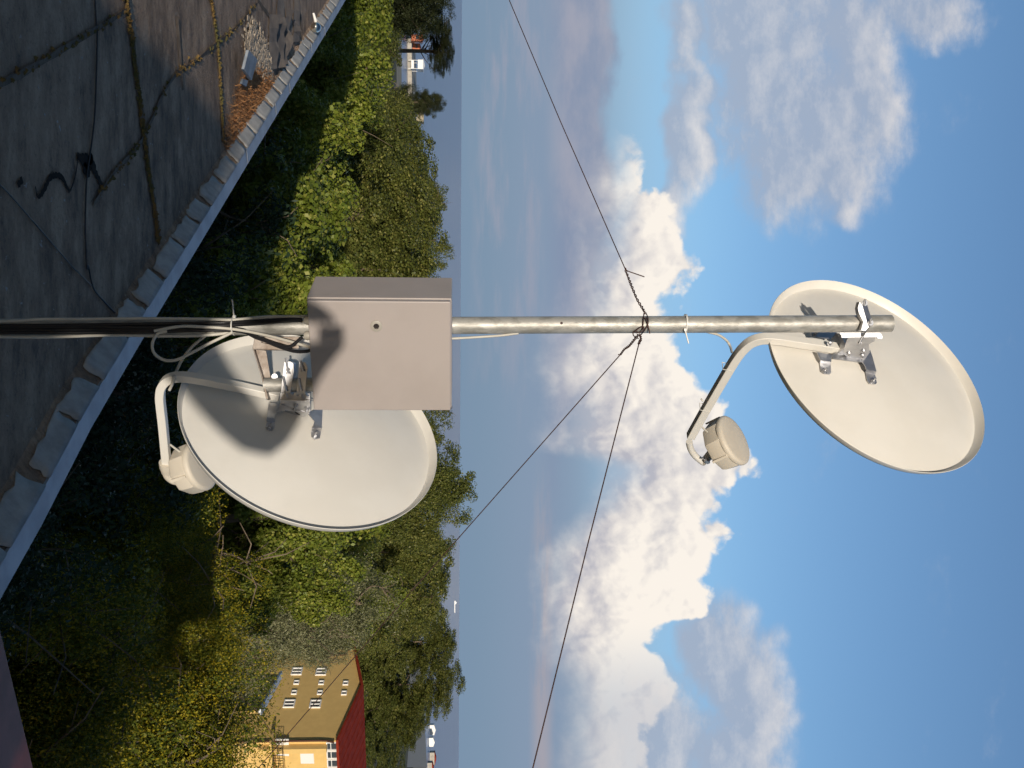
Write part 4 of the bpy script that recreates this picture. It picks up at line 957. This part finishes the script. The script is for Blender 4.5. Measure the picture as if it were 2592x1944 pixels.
TREES = [
    # kind, U, Vtop, distance, half width m, crown height, label
    ('broad_tree', 470, 815, 16.0, 1.9, 8, 'bright green broadleaf tree nearest the roof edge, left of the grey box'),
    ('broad_tree', 310, 812, 18.0, 1.7, 9, 'sunlit broadleaf tree with yellowish tips, below the pier and left of the pole'),
    ('broad_tree', 620, 775, 14.5, 1.6, 8, 'sunlit leafy tree directly behind the cabinet and the cable strand'),
    ('broad_tree', 150, 868, 25.0, 2.3, 11, 'dense round green tree rising beyond the shiny globe on the roof edge'),
    ('broad_tree', 20, 860, 27.0, 2.3, 11, 'green tree at the far left picture edge beside the sunlit roof corner'),
    ('poplar_tree', 470, 962, 36.0, 2.7, 12, 'dark tall tree just left of the cabinet top, crown reaching the sea'),
    ('poplar_tree', 340, 940, 40.0, 2.7, 12, 'dark green tree left of the cabinet, lower than its tall neighbour'),
    ('poplar_tree', 585, 958, 33.0, 2.5, 12, 'dark leafy tree whose crown is half hidden by the cabinet'),
    ('poplar_tree', 262, 890, 46.0, 2.4, 12, 'olive green tree standing in front of the jetty foot'),
    ('pine_tree', 222, 962, 85.0, 1.5, 6, 'small dark pine alone against the sea beside the jetty'),
    ('pine_tree', 112, 976, 120.0, 3.4, 3.3, 'dark pine right of its group, overlooking the orange booths'),
    ('pine_tree', 30, 986, 110.0, 3.6, 17, 'tall dark pine in the far left group, with bare pale twigs'),
    ('pine_tree', -35, 990, 100.0, 5.0, 17, 'dark pine cut off by the left edge of the photo'),
    ('poplar_tree', 105, 872, 70.0, 3.6, 14, 'dark green tree below the pines, in front of the orange booths'),
    ('poplar_tree', 900, 975, 40.0, 2.2, 12, 'leafy tree rising just behind the rim of the lower dish'),
    ('poplar_tree', 1050, 1038, 36.0, 1.6, 12, 'tall poplar whose top stands above the sea horizon right of the lower dish'),
    ('poplar_tree', 1115, 1018, 38.0, 1.6, 12, 'poplar right beside the tallest one, crossed by the steep wire'),
    ('poplar_tree', 1190, 990, 44.0, 2.2, 13, 'dark poplar in the row below the ship, crown just at the horizon'),
    ('poplar_tree', 1275, 965, 46.0, 2.3, 12, 'lower dark poplar under the small ship'),
    ('poplar_tree', 1385, 985, 125.0, 5.6, 17, 'dark poplar behind the roof ridge of the yellow house'),
    ('poplar_tree', 1478, 1000, 128.0, 6.0, 18, 'tall dark tree behind the yellow house, touching the horizon'),
    ('poplar_tree', 1560, 915, 125.0, 5.0, 14, 'dark tree behind the red roof, left of the far beach huts'),
    ('poplar_tree', 1640, 870, 140.0, 6.0, 15, 'green tree behind the red roof at the right edge of the photo'),
    ('broad_tree', 1110, 845, 19.0, 1.5, 8, 'sunlit leafy tree under the lower dish, left of the golden tree'),
    ('broad_tree', 1210, 830, 20.0, 1.4, 8, 'yellowish green broadleaf tree between the lower dish and the silver willow'),
    ('broad_tree', 1000, 820, 21.0, 1.8, 9, 'leafy green tree mostly hidden behind the lower dish'),
    ('willow_tree', 1300, 868, 26.0, 1.6, 6, 'silvery grey green tree left of the yellow house'),
    ('willow_tree', 1372, 795, 28.0, .95, 4.5, 'small silvery tree overlapping the gable of the yellow house'),
    ('golden_tree', 1225, 570, 12.6, .8, 4, 'golden flowering tree top lit by the sun below the silver willow'),
    ('golden_tree', 1330, 585, 13.2, 1.0, 5, 'brightest golden blossoming tree in front of the yellow house wall'),
    ('golden_tree', 1430, 592, 14.0, 1.15, 6, 'golden green tree below the gable windows of the yellow house'),
    ('golden_tree', 1490, 594, 14.5, 1.2, 6, 'golden green tree hiding the foot of the gable of the yellow house'),
    ('willow_tree', 1468, 588, 45.0, 2.0, 7, 'low silvery bush at the foot of the gable, beside the pale garden wall'),
    ('golden_tree', 1555, 602, 13.5, 1.3, 6, 'golden green tree beneath the corner downpipe of the yellow house'),
    ('golden_tree', 1650, 606, 13.0, 1.3, 6, 'golden green tree at the right edge below the house balcony'),
    ('golden_tree', 1390, 400, 10.0, 1.2, 5, 'shaded tree with dull yellow blossom in the middle of the dark hollow'),
    ('golden_tree', 1530, 400, 10.0, 1.3, 6, 'shaded yellowish tree nearest the red brown wall cap'),
    ('golden_tree', 1640, 400, 9.5, 1.2, 6, 'shaded yellowish tree in the lower right corner of the photo'),
    ('golden_tree', 1290, 330, 9.0, 1.0, 5, 'low shaded yellowish tree close to the roof edge'),
    ('golden_tree', 1120, 500, 12.0, 1.0, 5, 'shaded yellowish tree just right of the lower feed unit'),
    ('dark_tree', 1150, 345, 8.0, 1.0, 6, 'dark bluish green shaded tree against the roof edge below the feed arm'),
    ('dark_tree', 1000, 480, 11.0, 1.4, 7, 'dark shaded tree behind the feed unit of the lower dish'),
    ('dark_tree', 860, 520, 11.0, 1.4, 7, 'dark shaded tree showing between the cables and the lower dish'),
    ('dark_tree', 700, 580, 11.5, 1.4, 8, 'dark shaded tree behind the lower cables at the roof edge'),
    ('dark_tree', 560, 640, 12.5, 1.4, 9, 'dark shaded tree under the bright broadleaf tree, left of the cables'),
    ('dark_tree', 420, 700, 14.0, 1.5, 9, 'dark shaded tree hugging the flashing below the two sunlit broadleaf trees'),
    ('dark_tree', 1250, 200, 7.0, 1.0, 5, 'dark shaded tree in the near corner along the metal flashing'),
]
TREES += [
    ('poplar_tree', 400, 950, 62.0, 4.0, 14, 'dark tree standing behind the two tall ones left of the cabinet'),
    ('poplar_tree', 525, 965, 60.0, 4.0, 14, 'dark tree just showing above its neighbours beside the top edge of the cabinet'),
    ('poplar_tree', 300, 920, 64.0, 3.2, 13, 'dark olive tree in the second row beside the sandy beach bar'),
    ('poplar_tree', 980, 990, 58.0, 3.6, 14, 'dark tree in the second row behind the rim of the lower dish'),
    ('poplar_tree', 1240, 975, 66.0, 4.0, 14, 'dark tree in the second row straight below the ship'),
    ('poplar_tree', 1330, 965, 70.0, 2.4, 14, 'dark tree of the second row between the ship and the red roof ridge'),
    ('broad_tree', 1290, 900, 36.0, 1.5, 9, 'green tree peeping out behind the silvery tree'),
    ('broad_tree', 1080, 900, 32.0, 2.4, 10, 'green tree behind the sunlit ones under the lower dish'),
    ('broad_tree', 385, 800, 19.5, 1.9, 9, 'sunlit green tree filling the space between the two nearest bright crowns'),
    ('broad_tree', 560, 815, 20.0, 1.7, 9, 'sunlit green tree just behind the nearest crown, its side hidden by the cabinet'),
    ('broad_tree', 195, 872, 30.0, 2.0, 11, 'green tree just left of the small pine, its crown ending at the beach'),
    ('broad_tree', 40, 874, 44.0, 3.2, 12, 'green tree in front of the far left pines'),
    ('poplar_tree', 430, 972, 48.0, 1.7, 12, 'slim dark tree whose pointed crown overtops its row left of the cabinet'),
    ('poplar_tree', 545, 978, 46.0, 1.5, 12, 'slim dark tree overtopping the row right behind the upper edge of the cabinet'),
    ('broad_tree', 90, 864, 34.0, 3.0, 12, 'green tree behind the nearest ones at the far left'),
    ('broad_tree', 240, 850, 24.0, 1.8, 10, 'green tree beneath the small pine, between two larger sunlit crowns'),
]
for i, (kd, U, V, Dm, hw, ch, lb) in enumerate(TREES):
    if kd in ('poplar_tree', 'broad_tree'): hw *= 1.12
    tree(kd, U, V + (8 if V > 700 else 0), Dm, hw, ch, lb, TG, i % 2, i * 1.37)

# ------------------------------------------------------------------ yellow house
cr = at_y(z9(1180, 975), 90.0); cl_ = at_y(z9(1285, 370), 103.0)
EZ = (cr.z + cl_.z) / 2; cr.z = cl_.z = EZ
gd = (cl_ - cr); gd.z = 0; GW = gd.length; gd.normalize(); gn = Vector((gd.y, -gd.x, 0))          # along the gable, towards its left
if gn.y > 0: gn = -gn
wd = -gn if False else Vector((-gd.y, gd.x, 0))
if wd.x < 0: wd = -wd                                                                                    # along the front wall, to the right
wn = -gd                                                                                                # outward normal of the front wall
LW = 26.0; rid = at_pl(z9(1335, 628), cr, gn); RZ = rid.z; rt_ = (rid - cr).dot(gd)
gb = Vector((cr.x, cr.y, 0.3))
house = thing('yellow_house', gb, 'yellow rendered house with red roof and small gable windows at the lower right', 'house')
def hp_(u, w, z): return Vector((cr.x, cr.y, 0)) + gd * u + wd * w + Vector((0, 0, z))
mb = MB()
gp_ = [hp_(0, 0, .3), hp_(GW, 0, .3), hp_(GW, 0, EZ), hp_(rt_, 0, RZ), hp_(0, 0, EZ)]
mb.prism(gp_, wd * LW); mb.build('wall', M_plaster, house, smooth=0)
mb = MB(); ov = .45; tk_ = .22
sl1 = (RZ - EZ) / rt_; sl2 = (RZ - EZ) / (GW - rt_)
prof = [(-ov, EZ - ov * sl1 + .03), (rt_, RZ + .03), (GW + ov, EZ - ov * sl2 + .03), (GW + ov, EZ - ov * sl2 + tk_ + .03), (rt_, RZ + tk_ + .05), (-ov, EZ - ov * sl1 + tk_ + .03)]
mb.prism([hp_(u, -.4, z) for u, z in prof], wd * (LW + .8)); rfo = mb.build('roof', M_redroof, house, smooth=0)
mb = MB()
for w_ in np.arange(.3, LW, 1.1): mb.prism([hp_(-ov, w_ - .03, EZ - ov * sl1 + tk_ + .031), hp_(rt_, w_ - .03, RZ + tk_ + .051), hp_(rt_, w_ - .03, RZ + tk_ + .10), hp_(-ov, w_ - .03, EZ - ov * sl1 + tk_ + .08)], wd * .06)
mb.build('roof_rib', M_redroof, rfo, smooth=0)
def win(px, w, h, frame=.08, side='g', pane=True):
    if side == 'g': P_ = at_pl(px, cr, gn); axu_, axn = gd, gn
    else: P_ = at_pl(px, cr, wn); axu_, axn = wd, wn
    ax3 = (axu_, axn, Vector((0, 0, 1)))
    mb = MB()
    for dx_, dz_, sx_, sz_ in ((-w / 2, 0, frame, h + frame), (w / 2, 0, frame, h + frame), (0, h / 2, w - frame, frame), (0, -h / 2, w - frame, frame)):
        mb.box(P_ + axu_ * dx_ + Vector((0, 0, dz_)) + axn * .06, sx_, .16, sz_, ax3)
    if w > .9: mb.box(P_ + axn * .06, frame * .8, .1, h - frame, ax3)
    o = mb.build('window', M_whitep, house, smooth=0)
    mb = MB(); mb.box(P_ + axn * .015, w - frame, .02, h - frame, ax3); mb.build('pane', M_glass, o, smooth=0)
    return o
for p in ((915, 522), (1075, 524), (865, 735), (1037, 737)): win(z9(*p), 1.0, .95, .10)
for p in ((752, 596), (912, 595), (1076, 597), (1236, 600), (897, 661), (1067, 662), (1226, 665)): win(z9(*p), .48, .45, .07)
# front wall: shutter, white door panel, windows under the eaves, balcony with iron railing
def wpl(p): return at_pl(z9(*p), cr, wn)
mb = MB(); mb.prism([wpl(p) + wn * .01 for p in ((935, 1012), (1022, 1012), (1030, 1120), (942, 1120))], wn * .12); mb.build('shutter', M_whitep, house, smooth=0)
mb = MB(); mb.prism([wpl(p) + wn * .01 for p in ((775, 962), (862, 962), (864, 1072), (780, 1065))], wn * .10); dr = mb.build('balcony_door', M_whitep, house, smooth=0)
mb = MB(); mb.prism([wpl(p) + wn * .112 for p in ((778, 1030), (835, 1030), (835, 1048), (780, 1046))], wn * .02); mb.build('door_pane', M_glass, dr, smooth=0)
b0_ = wpl((772, 915)); b1_ = wpl((772, 1150)); 
mb = MB(); w0_ = (b0_ - cr).dot(wd); w1_ = (b1_ - cr).dot(wd); bz_ = b0_.z - .1
mb.prism([hp_(-.005, w0_, bz_), hp_(-1.5, w0_, bz_), hp_(-1.5, w1_ + 6, bz_), hp_(-.005, w1_ + 6, bz_)], Vector((0, 0, -.18))); bal = mb.build('balcony', M_plaster, house, smooth=0)
mb = MB()
for w_ in np.arange(w0_, w1_ + 6, .28): mb.box(hp_(-1.46, w_, bz_ + .45), .03, .03, .9, (gd, wd, Vector((0, 0, 1))))
for z_ in (.08, .5, .93): mb.box(hp_(-1.46, (w0_ + w1_ + 6) / 2, bz_ + z_), .05, (w1_ + 6 - w0_), .05, (gd, wd, Vector((0, 0, 1))))
mb.build('railing', M_dark, bal, smooth=0)
for k in range(9):
    w_ = (wpl((1145, 985)) - cr).dot(wd) + k * .95 + .4; zz = wpl((1145, 985)).z
    mb = MB(); axs = (wd, wn, Vector((0, 0, 1)))
    for dx_, dz_, sx_, sz_ in ((-.4, 0, .1, 1.0), (.4, 0, .1, 1.0), (0, .46, .7, .1), (0, -.46, .7, .1), (0, -.1, .7, .06)): mb.box(hp_(0, w_, zz + dz_) + wd * dx_ + wn * .05, sx_, .12, sz_, axs)
    o = mb.build('window', M_whitep, house, smooth=0)
    mb = MB(); mb.box(hp_(0, w_, zz) + wn * .012, .7, .02, .82, axs); mb.build('pane', M_glass, o, smooth=0)
mb = MB(); cz_ = hp_(-.10, -.10, 0)
mb.tube([Vector((cz_.x, cz_.y, .4)), Vector((cz_.x, cz_.y, EZ - 1.6)), Vector((cz_.x, cz_.y, EZ - .9)) + wd * .02, hp_(-.42, -.15, EZ - .25)], .09, 10); mb.build('downpipe', M_brownpipe, house, smooth=50)
mb = MB(); wq = hp_(GW - 1.2, -.12, 0); mb.tube([Vector((wq.x, wq.y, EZ - 2.2)), Vector((wq.x, wq.y, EZ - .7)), hp_(GW - .1, -.14, EZ - .3)], .08, 10); mb.build('downpipe', M_brownpipe, house, smooth=50)
# olive strip: projecting wall bay beside the corner
mb = MB(); mb.box(hp_(-.35, .55, (EZ - 2.2) / 2 + 2.2), .7, .5, EZ - 4.0, (gd, wd, Vector((0, 0, 1)))); mb.build('corner_pier', M_plaster, house, smooth=0)
# garden wall in front of the gable
gw0 = at_y(z9(722, 545), 84.0); gw1 = at_y(z9(735, 770), 76.0); dw = gw1 - gw0; dw.z = 0; dw.normalize(); nw = Vector((-dw.y, dw.x, 0))
zt = (gw0.z + gw1.z) / 2
mb = MB(); L0 = gw0 - dw * .3; L1 = gw1 + dw * .3
mb.prism([Vector((L0.x, L0.y, .3)), Vector((L1.x, L1.y, .3)), Vector((L1.x, L1.y, zt)), Vector((L0.x, L0.y, zt))], nw * .2)
mb.box(lerp(L0, L1, .5).xy.to_3d() + nw * .1 + Vector((0, 0, zt + .05)), (L1 - L0).length, .3, .1, (dw, nw, Vector((0, 0, 1))))
gwo = tag(mb.build('garden_wall', M_plaster, smooth=0), 'yellow garden wall with pale bluish coping at the foot of the house gable', 'wall')
mb = MB(); mb.box(lerp(L0, L1, .5).xy.to_3d() + nw * .1 + Vector((0, 0, zt + .19)), (L1 - L0).length + .2, .6, .18, (dw, nw, Vector((0, 0, 1)))); mb.build('coping', M_bluewall, gwo, smooth=0)

# ------------------------------------------------------------------ seafront, left: jetty, booths, pavilion
jp = [at_z(z6(*p), 1.6) for p in ((1500, 1000), (1548, 1000), (1526, 330), (1496, 330))]
mb = MB(); mb.prism(jp, Vector((0, 0, -1.6))); tag(mb.build('jetty', M_conc, smooth=0), 'narrow pale concrete jetty reaching into the sea at the far left', 'jetty')
def booth(px, w, h, material, label, name, cat, roofm):
    p = at_z(px, 1.6); o = thing(name, p, label, cat)
    mb = MB(); mb.box(p + Vector((0, 0, h * .42)), w, w, h * .84); mb.box(p + Vector((0, 0, .25)), w * 1.2, w * 1.2, .5); mb.build('body', material, o, smooth=0)
    mb = MB(); mb.lathe([(w * .85, h * .84), (w * .8, h * .88), (.05, h * 1.05)], p, (0, 0, 1), 4, ref=(1, 1, 0)); mb.build('roof', roofm, o, smooth=0)
    mb = MB(); mb.box(p + Vector((0, -w / 2 - .02, h * .5)), w * .6, .05, h * .25); mb.build('window', M_glass, o, smooth=0)
booth(z6(1495, 330), 2.3, 4.6, M_orange, 'taller orange booth at the seaward end of the jetty', 'beach_booth', 'booth', M_orange)
booth(z6(1505, 405), 2.4, 3.2, M_orange, 'lower orange booth on the jetty nearer the white pavilion', 'beach_booth', 'booth', M_orange)
pv = at_z(z6(1470, 562), .4); po = thing('pavilion', pv, 'white pavilion with posts beside the jetty at the far left', 'pavilion')
mb = MB(); mb.box(pv + Vector((0, 0, 4.6)), 3.6, 3.6, 1.9); mb.box(pv + Vector((0, 0, 1.6)), 3.2, 3.2, 1.0); mb.build('body', M_whitep, po, smooth=0)
mb = MB()
for i in (-1, 1):
    for j in (-1, 1): mb.tube([pv + Vector((i * 1.6, j * 1.6, 0)), pv + Vector((i * 1.6, j * 1.6, 5))], .12, 8)
mb.build('post', M_whitep, po)
mb = MB(); mb.lathe([(2.9, 5.55), (2.8, 5.7), (.1, 6.4)], pv, (0, 0, 1), 4, ref=(1, 1, 0)); mb.build('roof', M_bluewall, po, smooth=0)
mb = MB(); p = at_z(z6(1540, 985), .5)
mb.box(p + Vector((0, 0, 1.5)), 7, 5, 3); mb.box(p + Vector((0, 0, 3.1)), 7.6, 5.6, .25); tag(mb.build('beach_bar', M_sand, smooth=0), 'low sandy coloured beach bar right of the small pine', 'hut')
# seafront, right: huts and parasols
for k, (p, w, h, mm, lb) in enumerate((((1790, 900), 7, 3.0, M_whitep, 'long white beach hut row, leftmost at the far right shore'), ((1785, 980), 6, 2.8, M_whitep, 'white beach hut in the middle of the far right shore'), ((1790, 1090), 9, 3.4, M_redroof, 'red beach hut at the far right shore'), ((1775, 1150), 7, 3.0, M_redroof, 'low red beach hut cut off by the right edge of the photo'))):
    P_ = at_z(z9(*p), .4); o = thing('beach_hut', P_, lb, 'hut', 'beach huts on the far shore')
    mb = MB(); mb.box(P_ + Vector((0, 0, h / 2)), w, 4, h); mb.build('body', M_conc if mm is M_redroof else mm, o, smooth=0)
    mb = MB(); mb.prism([P_ + Vector((x_, -2.5, z_)) for x_, z_ in ((-w * .55, h + .01), (w * .55, h + .01), (0, h + 1.2))], Vector((0, 5, 0))); mb.build('roof', mm, o, smooth=0)
mb = MB(); q0 = at_z(z9(1655, 940), .36); q1 = at_z(z9(1640, 1150), .36); q2 = at_z(z9(1770, 1150), .36); q3 = at_z(z9(1762, 940), .36)
mb.add([q0, q1, q2, q3], [(0, 1, 2, 3)]); tag(mb.build('promenade', M_conc, smooth=0), kind='structure')
# ship on the horizon
sp_ = at_y(sd(989, 1310), 4000); sp_.z = 0; ship = thing('ship', sp_, 'small white ship far out on the sea horizon', 'ship')
Lh = .9 * 36 / FPX * 4000
mb = MB(); mb.prism([sp_ + Vector((x_, -4, z_)) for x_, z_ in ((-Lh / 2, 3), (-Lh / 2 + 3, 0), (Lh / 2 - 3, 0), (Lh / 2, 3))], Vector((0, 8, 0))); mb.build('hull', M_whitep, ship, smooth=0)
mb = MB(); mb.box(sp_ + Vector((-Lh * .3, 0, 5)), Lh * .2, 6, 4); mb.box(sp_ + Vector((-Lh * .3, 0, 8)), 3, 3, 2); mb.build('superstructure', M_whitep, ship, smooth=0)

# ------------------------------------------------------------------ the photographer, whose shadow falls on box and dish
def person():
    fz = ROOF_Z; e = EYE
    sh = e.z - .33
    X = -.10
    J = {'pelvis': (X, -.36, fz + .93), 'waist': (X, -.36, fz + 1.08), 'chest': (X, -.36, sh - .15), 'neckb': (X, -.36, sh), 'neck': (X, -.34, sh + .07), 'head': (X, -.33, sh + .16), 'crown': (X, -.34, sh + .25)}
    E_ = [('pelvis', 'waist'), ('waist', 'chest'), ('chest', 'neckb'), ('neckb', 'neck'), ('neck', 'head'), ('head', 'crown')]
    Rr = {'pelvis': (.15, .12), 'waist': (.12, .105), 'chest': (.135, .115), 'neckb': (.09, .075), 'neck': (.055, .058), 'head': (.078, .095), 'crown': (.06, .07)}
    for s_, nm in ((-1, 'l'), (1, 'r')):
        sho = Vector((X + s_ * .18, -.36, sh - .09))                        # both hands hold the camera
        elb = Vector((.345, -.20, e.z - .16)) if s_ > 0 else Vector((-.24, -.24, e.z - .32))
        wri = Vector((.080, -.07, e.z - .045)) if s_ > 0 else Vector((-.07, -.09, e.z - .10))
        pal = Vector((.035, -.065, e.z - .01)) if s_ > 0 else Vector((-.042, -.065, e.z - .035))
        up_ = True
        J.update({nm + 'sh': sho, nm + 'el': elb, nm + 'wr': wri, nm + 'pa': pal,
                  nm + 'hip': (X + s_ * .10, -.36, fz + .86), nm + 'kn': (X + s_ * .12, -.34, fz + .47), nm + 'an': (X + s_ * .13, -.38, fz + .09), nm + 'to': (X + s_ * .15, -.20, fz + .035)})
        E_ += [('chest', nm + 'sh'), (nm + 'sh', nm + 'el'), (nm + 'el', nm + 'wr'), (nm + 'wr', nm + 'pa'), ('pelvis', nm + 'hip'), (nm + 'hip', nm + 'kn'), (nm + 'kn', nm + 'an'), (nm + 'an', nm + 'to')]
        Rr.update({nm + 'sh': (.085, .08), nm + 'el': (.07, .07), nm + 'wr': (.042, .042), nm + 'pa': (.048, .04), nm + 'hip': (.095, .095), nm + 'kn': (.06, .06), nm + 'an': (.042, .042), nm + 'to': (.04, .028)})
        for k in range(5):
            a_, b_ = nm + 'f%da' % k, nm + 'f%db' % k; zo = .045 - .02 * k if k < 4 else -.04
            if up_:
                J[a_] = pal + Vector((.0, .018 - (.01 if k == 4 else 0), zo)); J[b_] = pal + Vector((s_ * (-.018 + (.006 if k == 4 else 0)), .024, zo - .004 - (.012 if k == 4 else 0)))
            else:
                y_ = (-.03 + .02 * k) if k < 4 else .045
                J[a_] = pal + Vector((.0, y_, -.045 if k < 4 else -.01)); J[b_] = pal + Vector((.012, y_ + .004, (-.08 - .006 * (k in (1, 2))) if k < 4 else -.045))
            E_ += [(nm + 'pa', a_), (a_, b_)]; Rr[a_] = (.0095, .0095); Rr[b_] = (.008, .008)
    names = list(J); idx = {n_: i for i, n_ in enumerate(names)}
    root = thing('person', (X, -.36, fz), 'photographer with raised elbows whose shadow falls on the cabinet and lower dish', 'person')
    o0 = ORG[root.name]
    me = bpy.data.meshes.new('body'); me.from_pydata([tuple(V3(J[n_]) - o0) for n_ in names], [(idx[a_], idx[b_]) for a_, b_ in E_], []); me.update()
    o = bpy.data.objects.new('body', me); C.objects.link(o); o.parent = root
    me.materials.append(mat('blue_shirt', (.08, .10, .18), (.06, .08, .15), 12, .8))
    sk = o.modifiers.new('skin', 'SKIN'); sk.use_smooth_shade = True
    for n_ in names: me.skin_vertices[0].data[idx[n_]].radius = Rr[n_]
    me.skin_vertices[0].data[idx['pelvis']].use_root = True
    sb = o.modifiers.new('sub', 'SUBSURF'); sb.levels = 1; sb.render_levels = 1
    hd = V3(J['head']); mb = MB(); mb.lathe([(.001, .13), (.06, .115), (.095, .06), (.104, .0), (.09, -.05)], hd + Vector((0, -.012, .02)), (0, -.15, 1), 18); mb.build('hair', M_dark, root, smooth=60)
    mb = MB(); mb.box(e + Vector((0, -.022, 0)),   .045, .02, .07); tag(mb.build('camera_body', M_black, smooth=0, bevel=.004), 'small black camera held upright in the photographer hands', 'camera')
person()
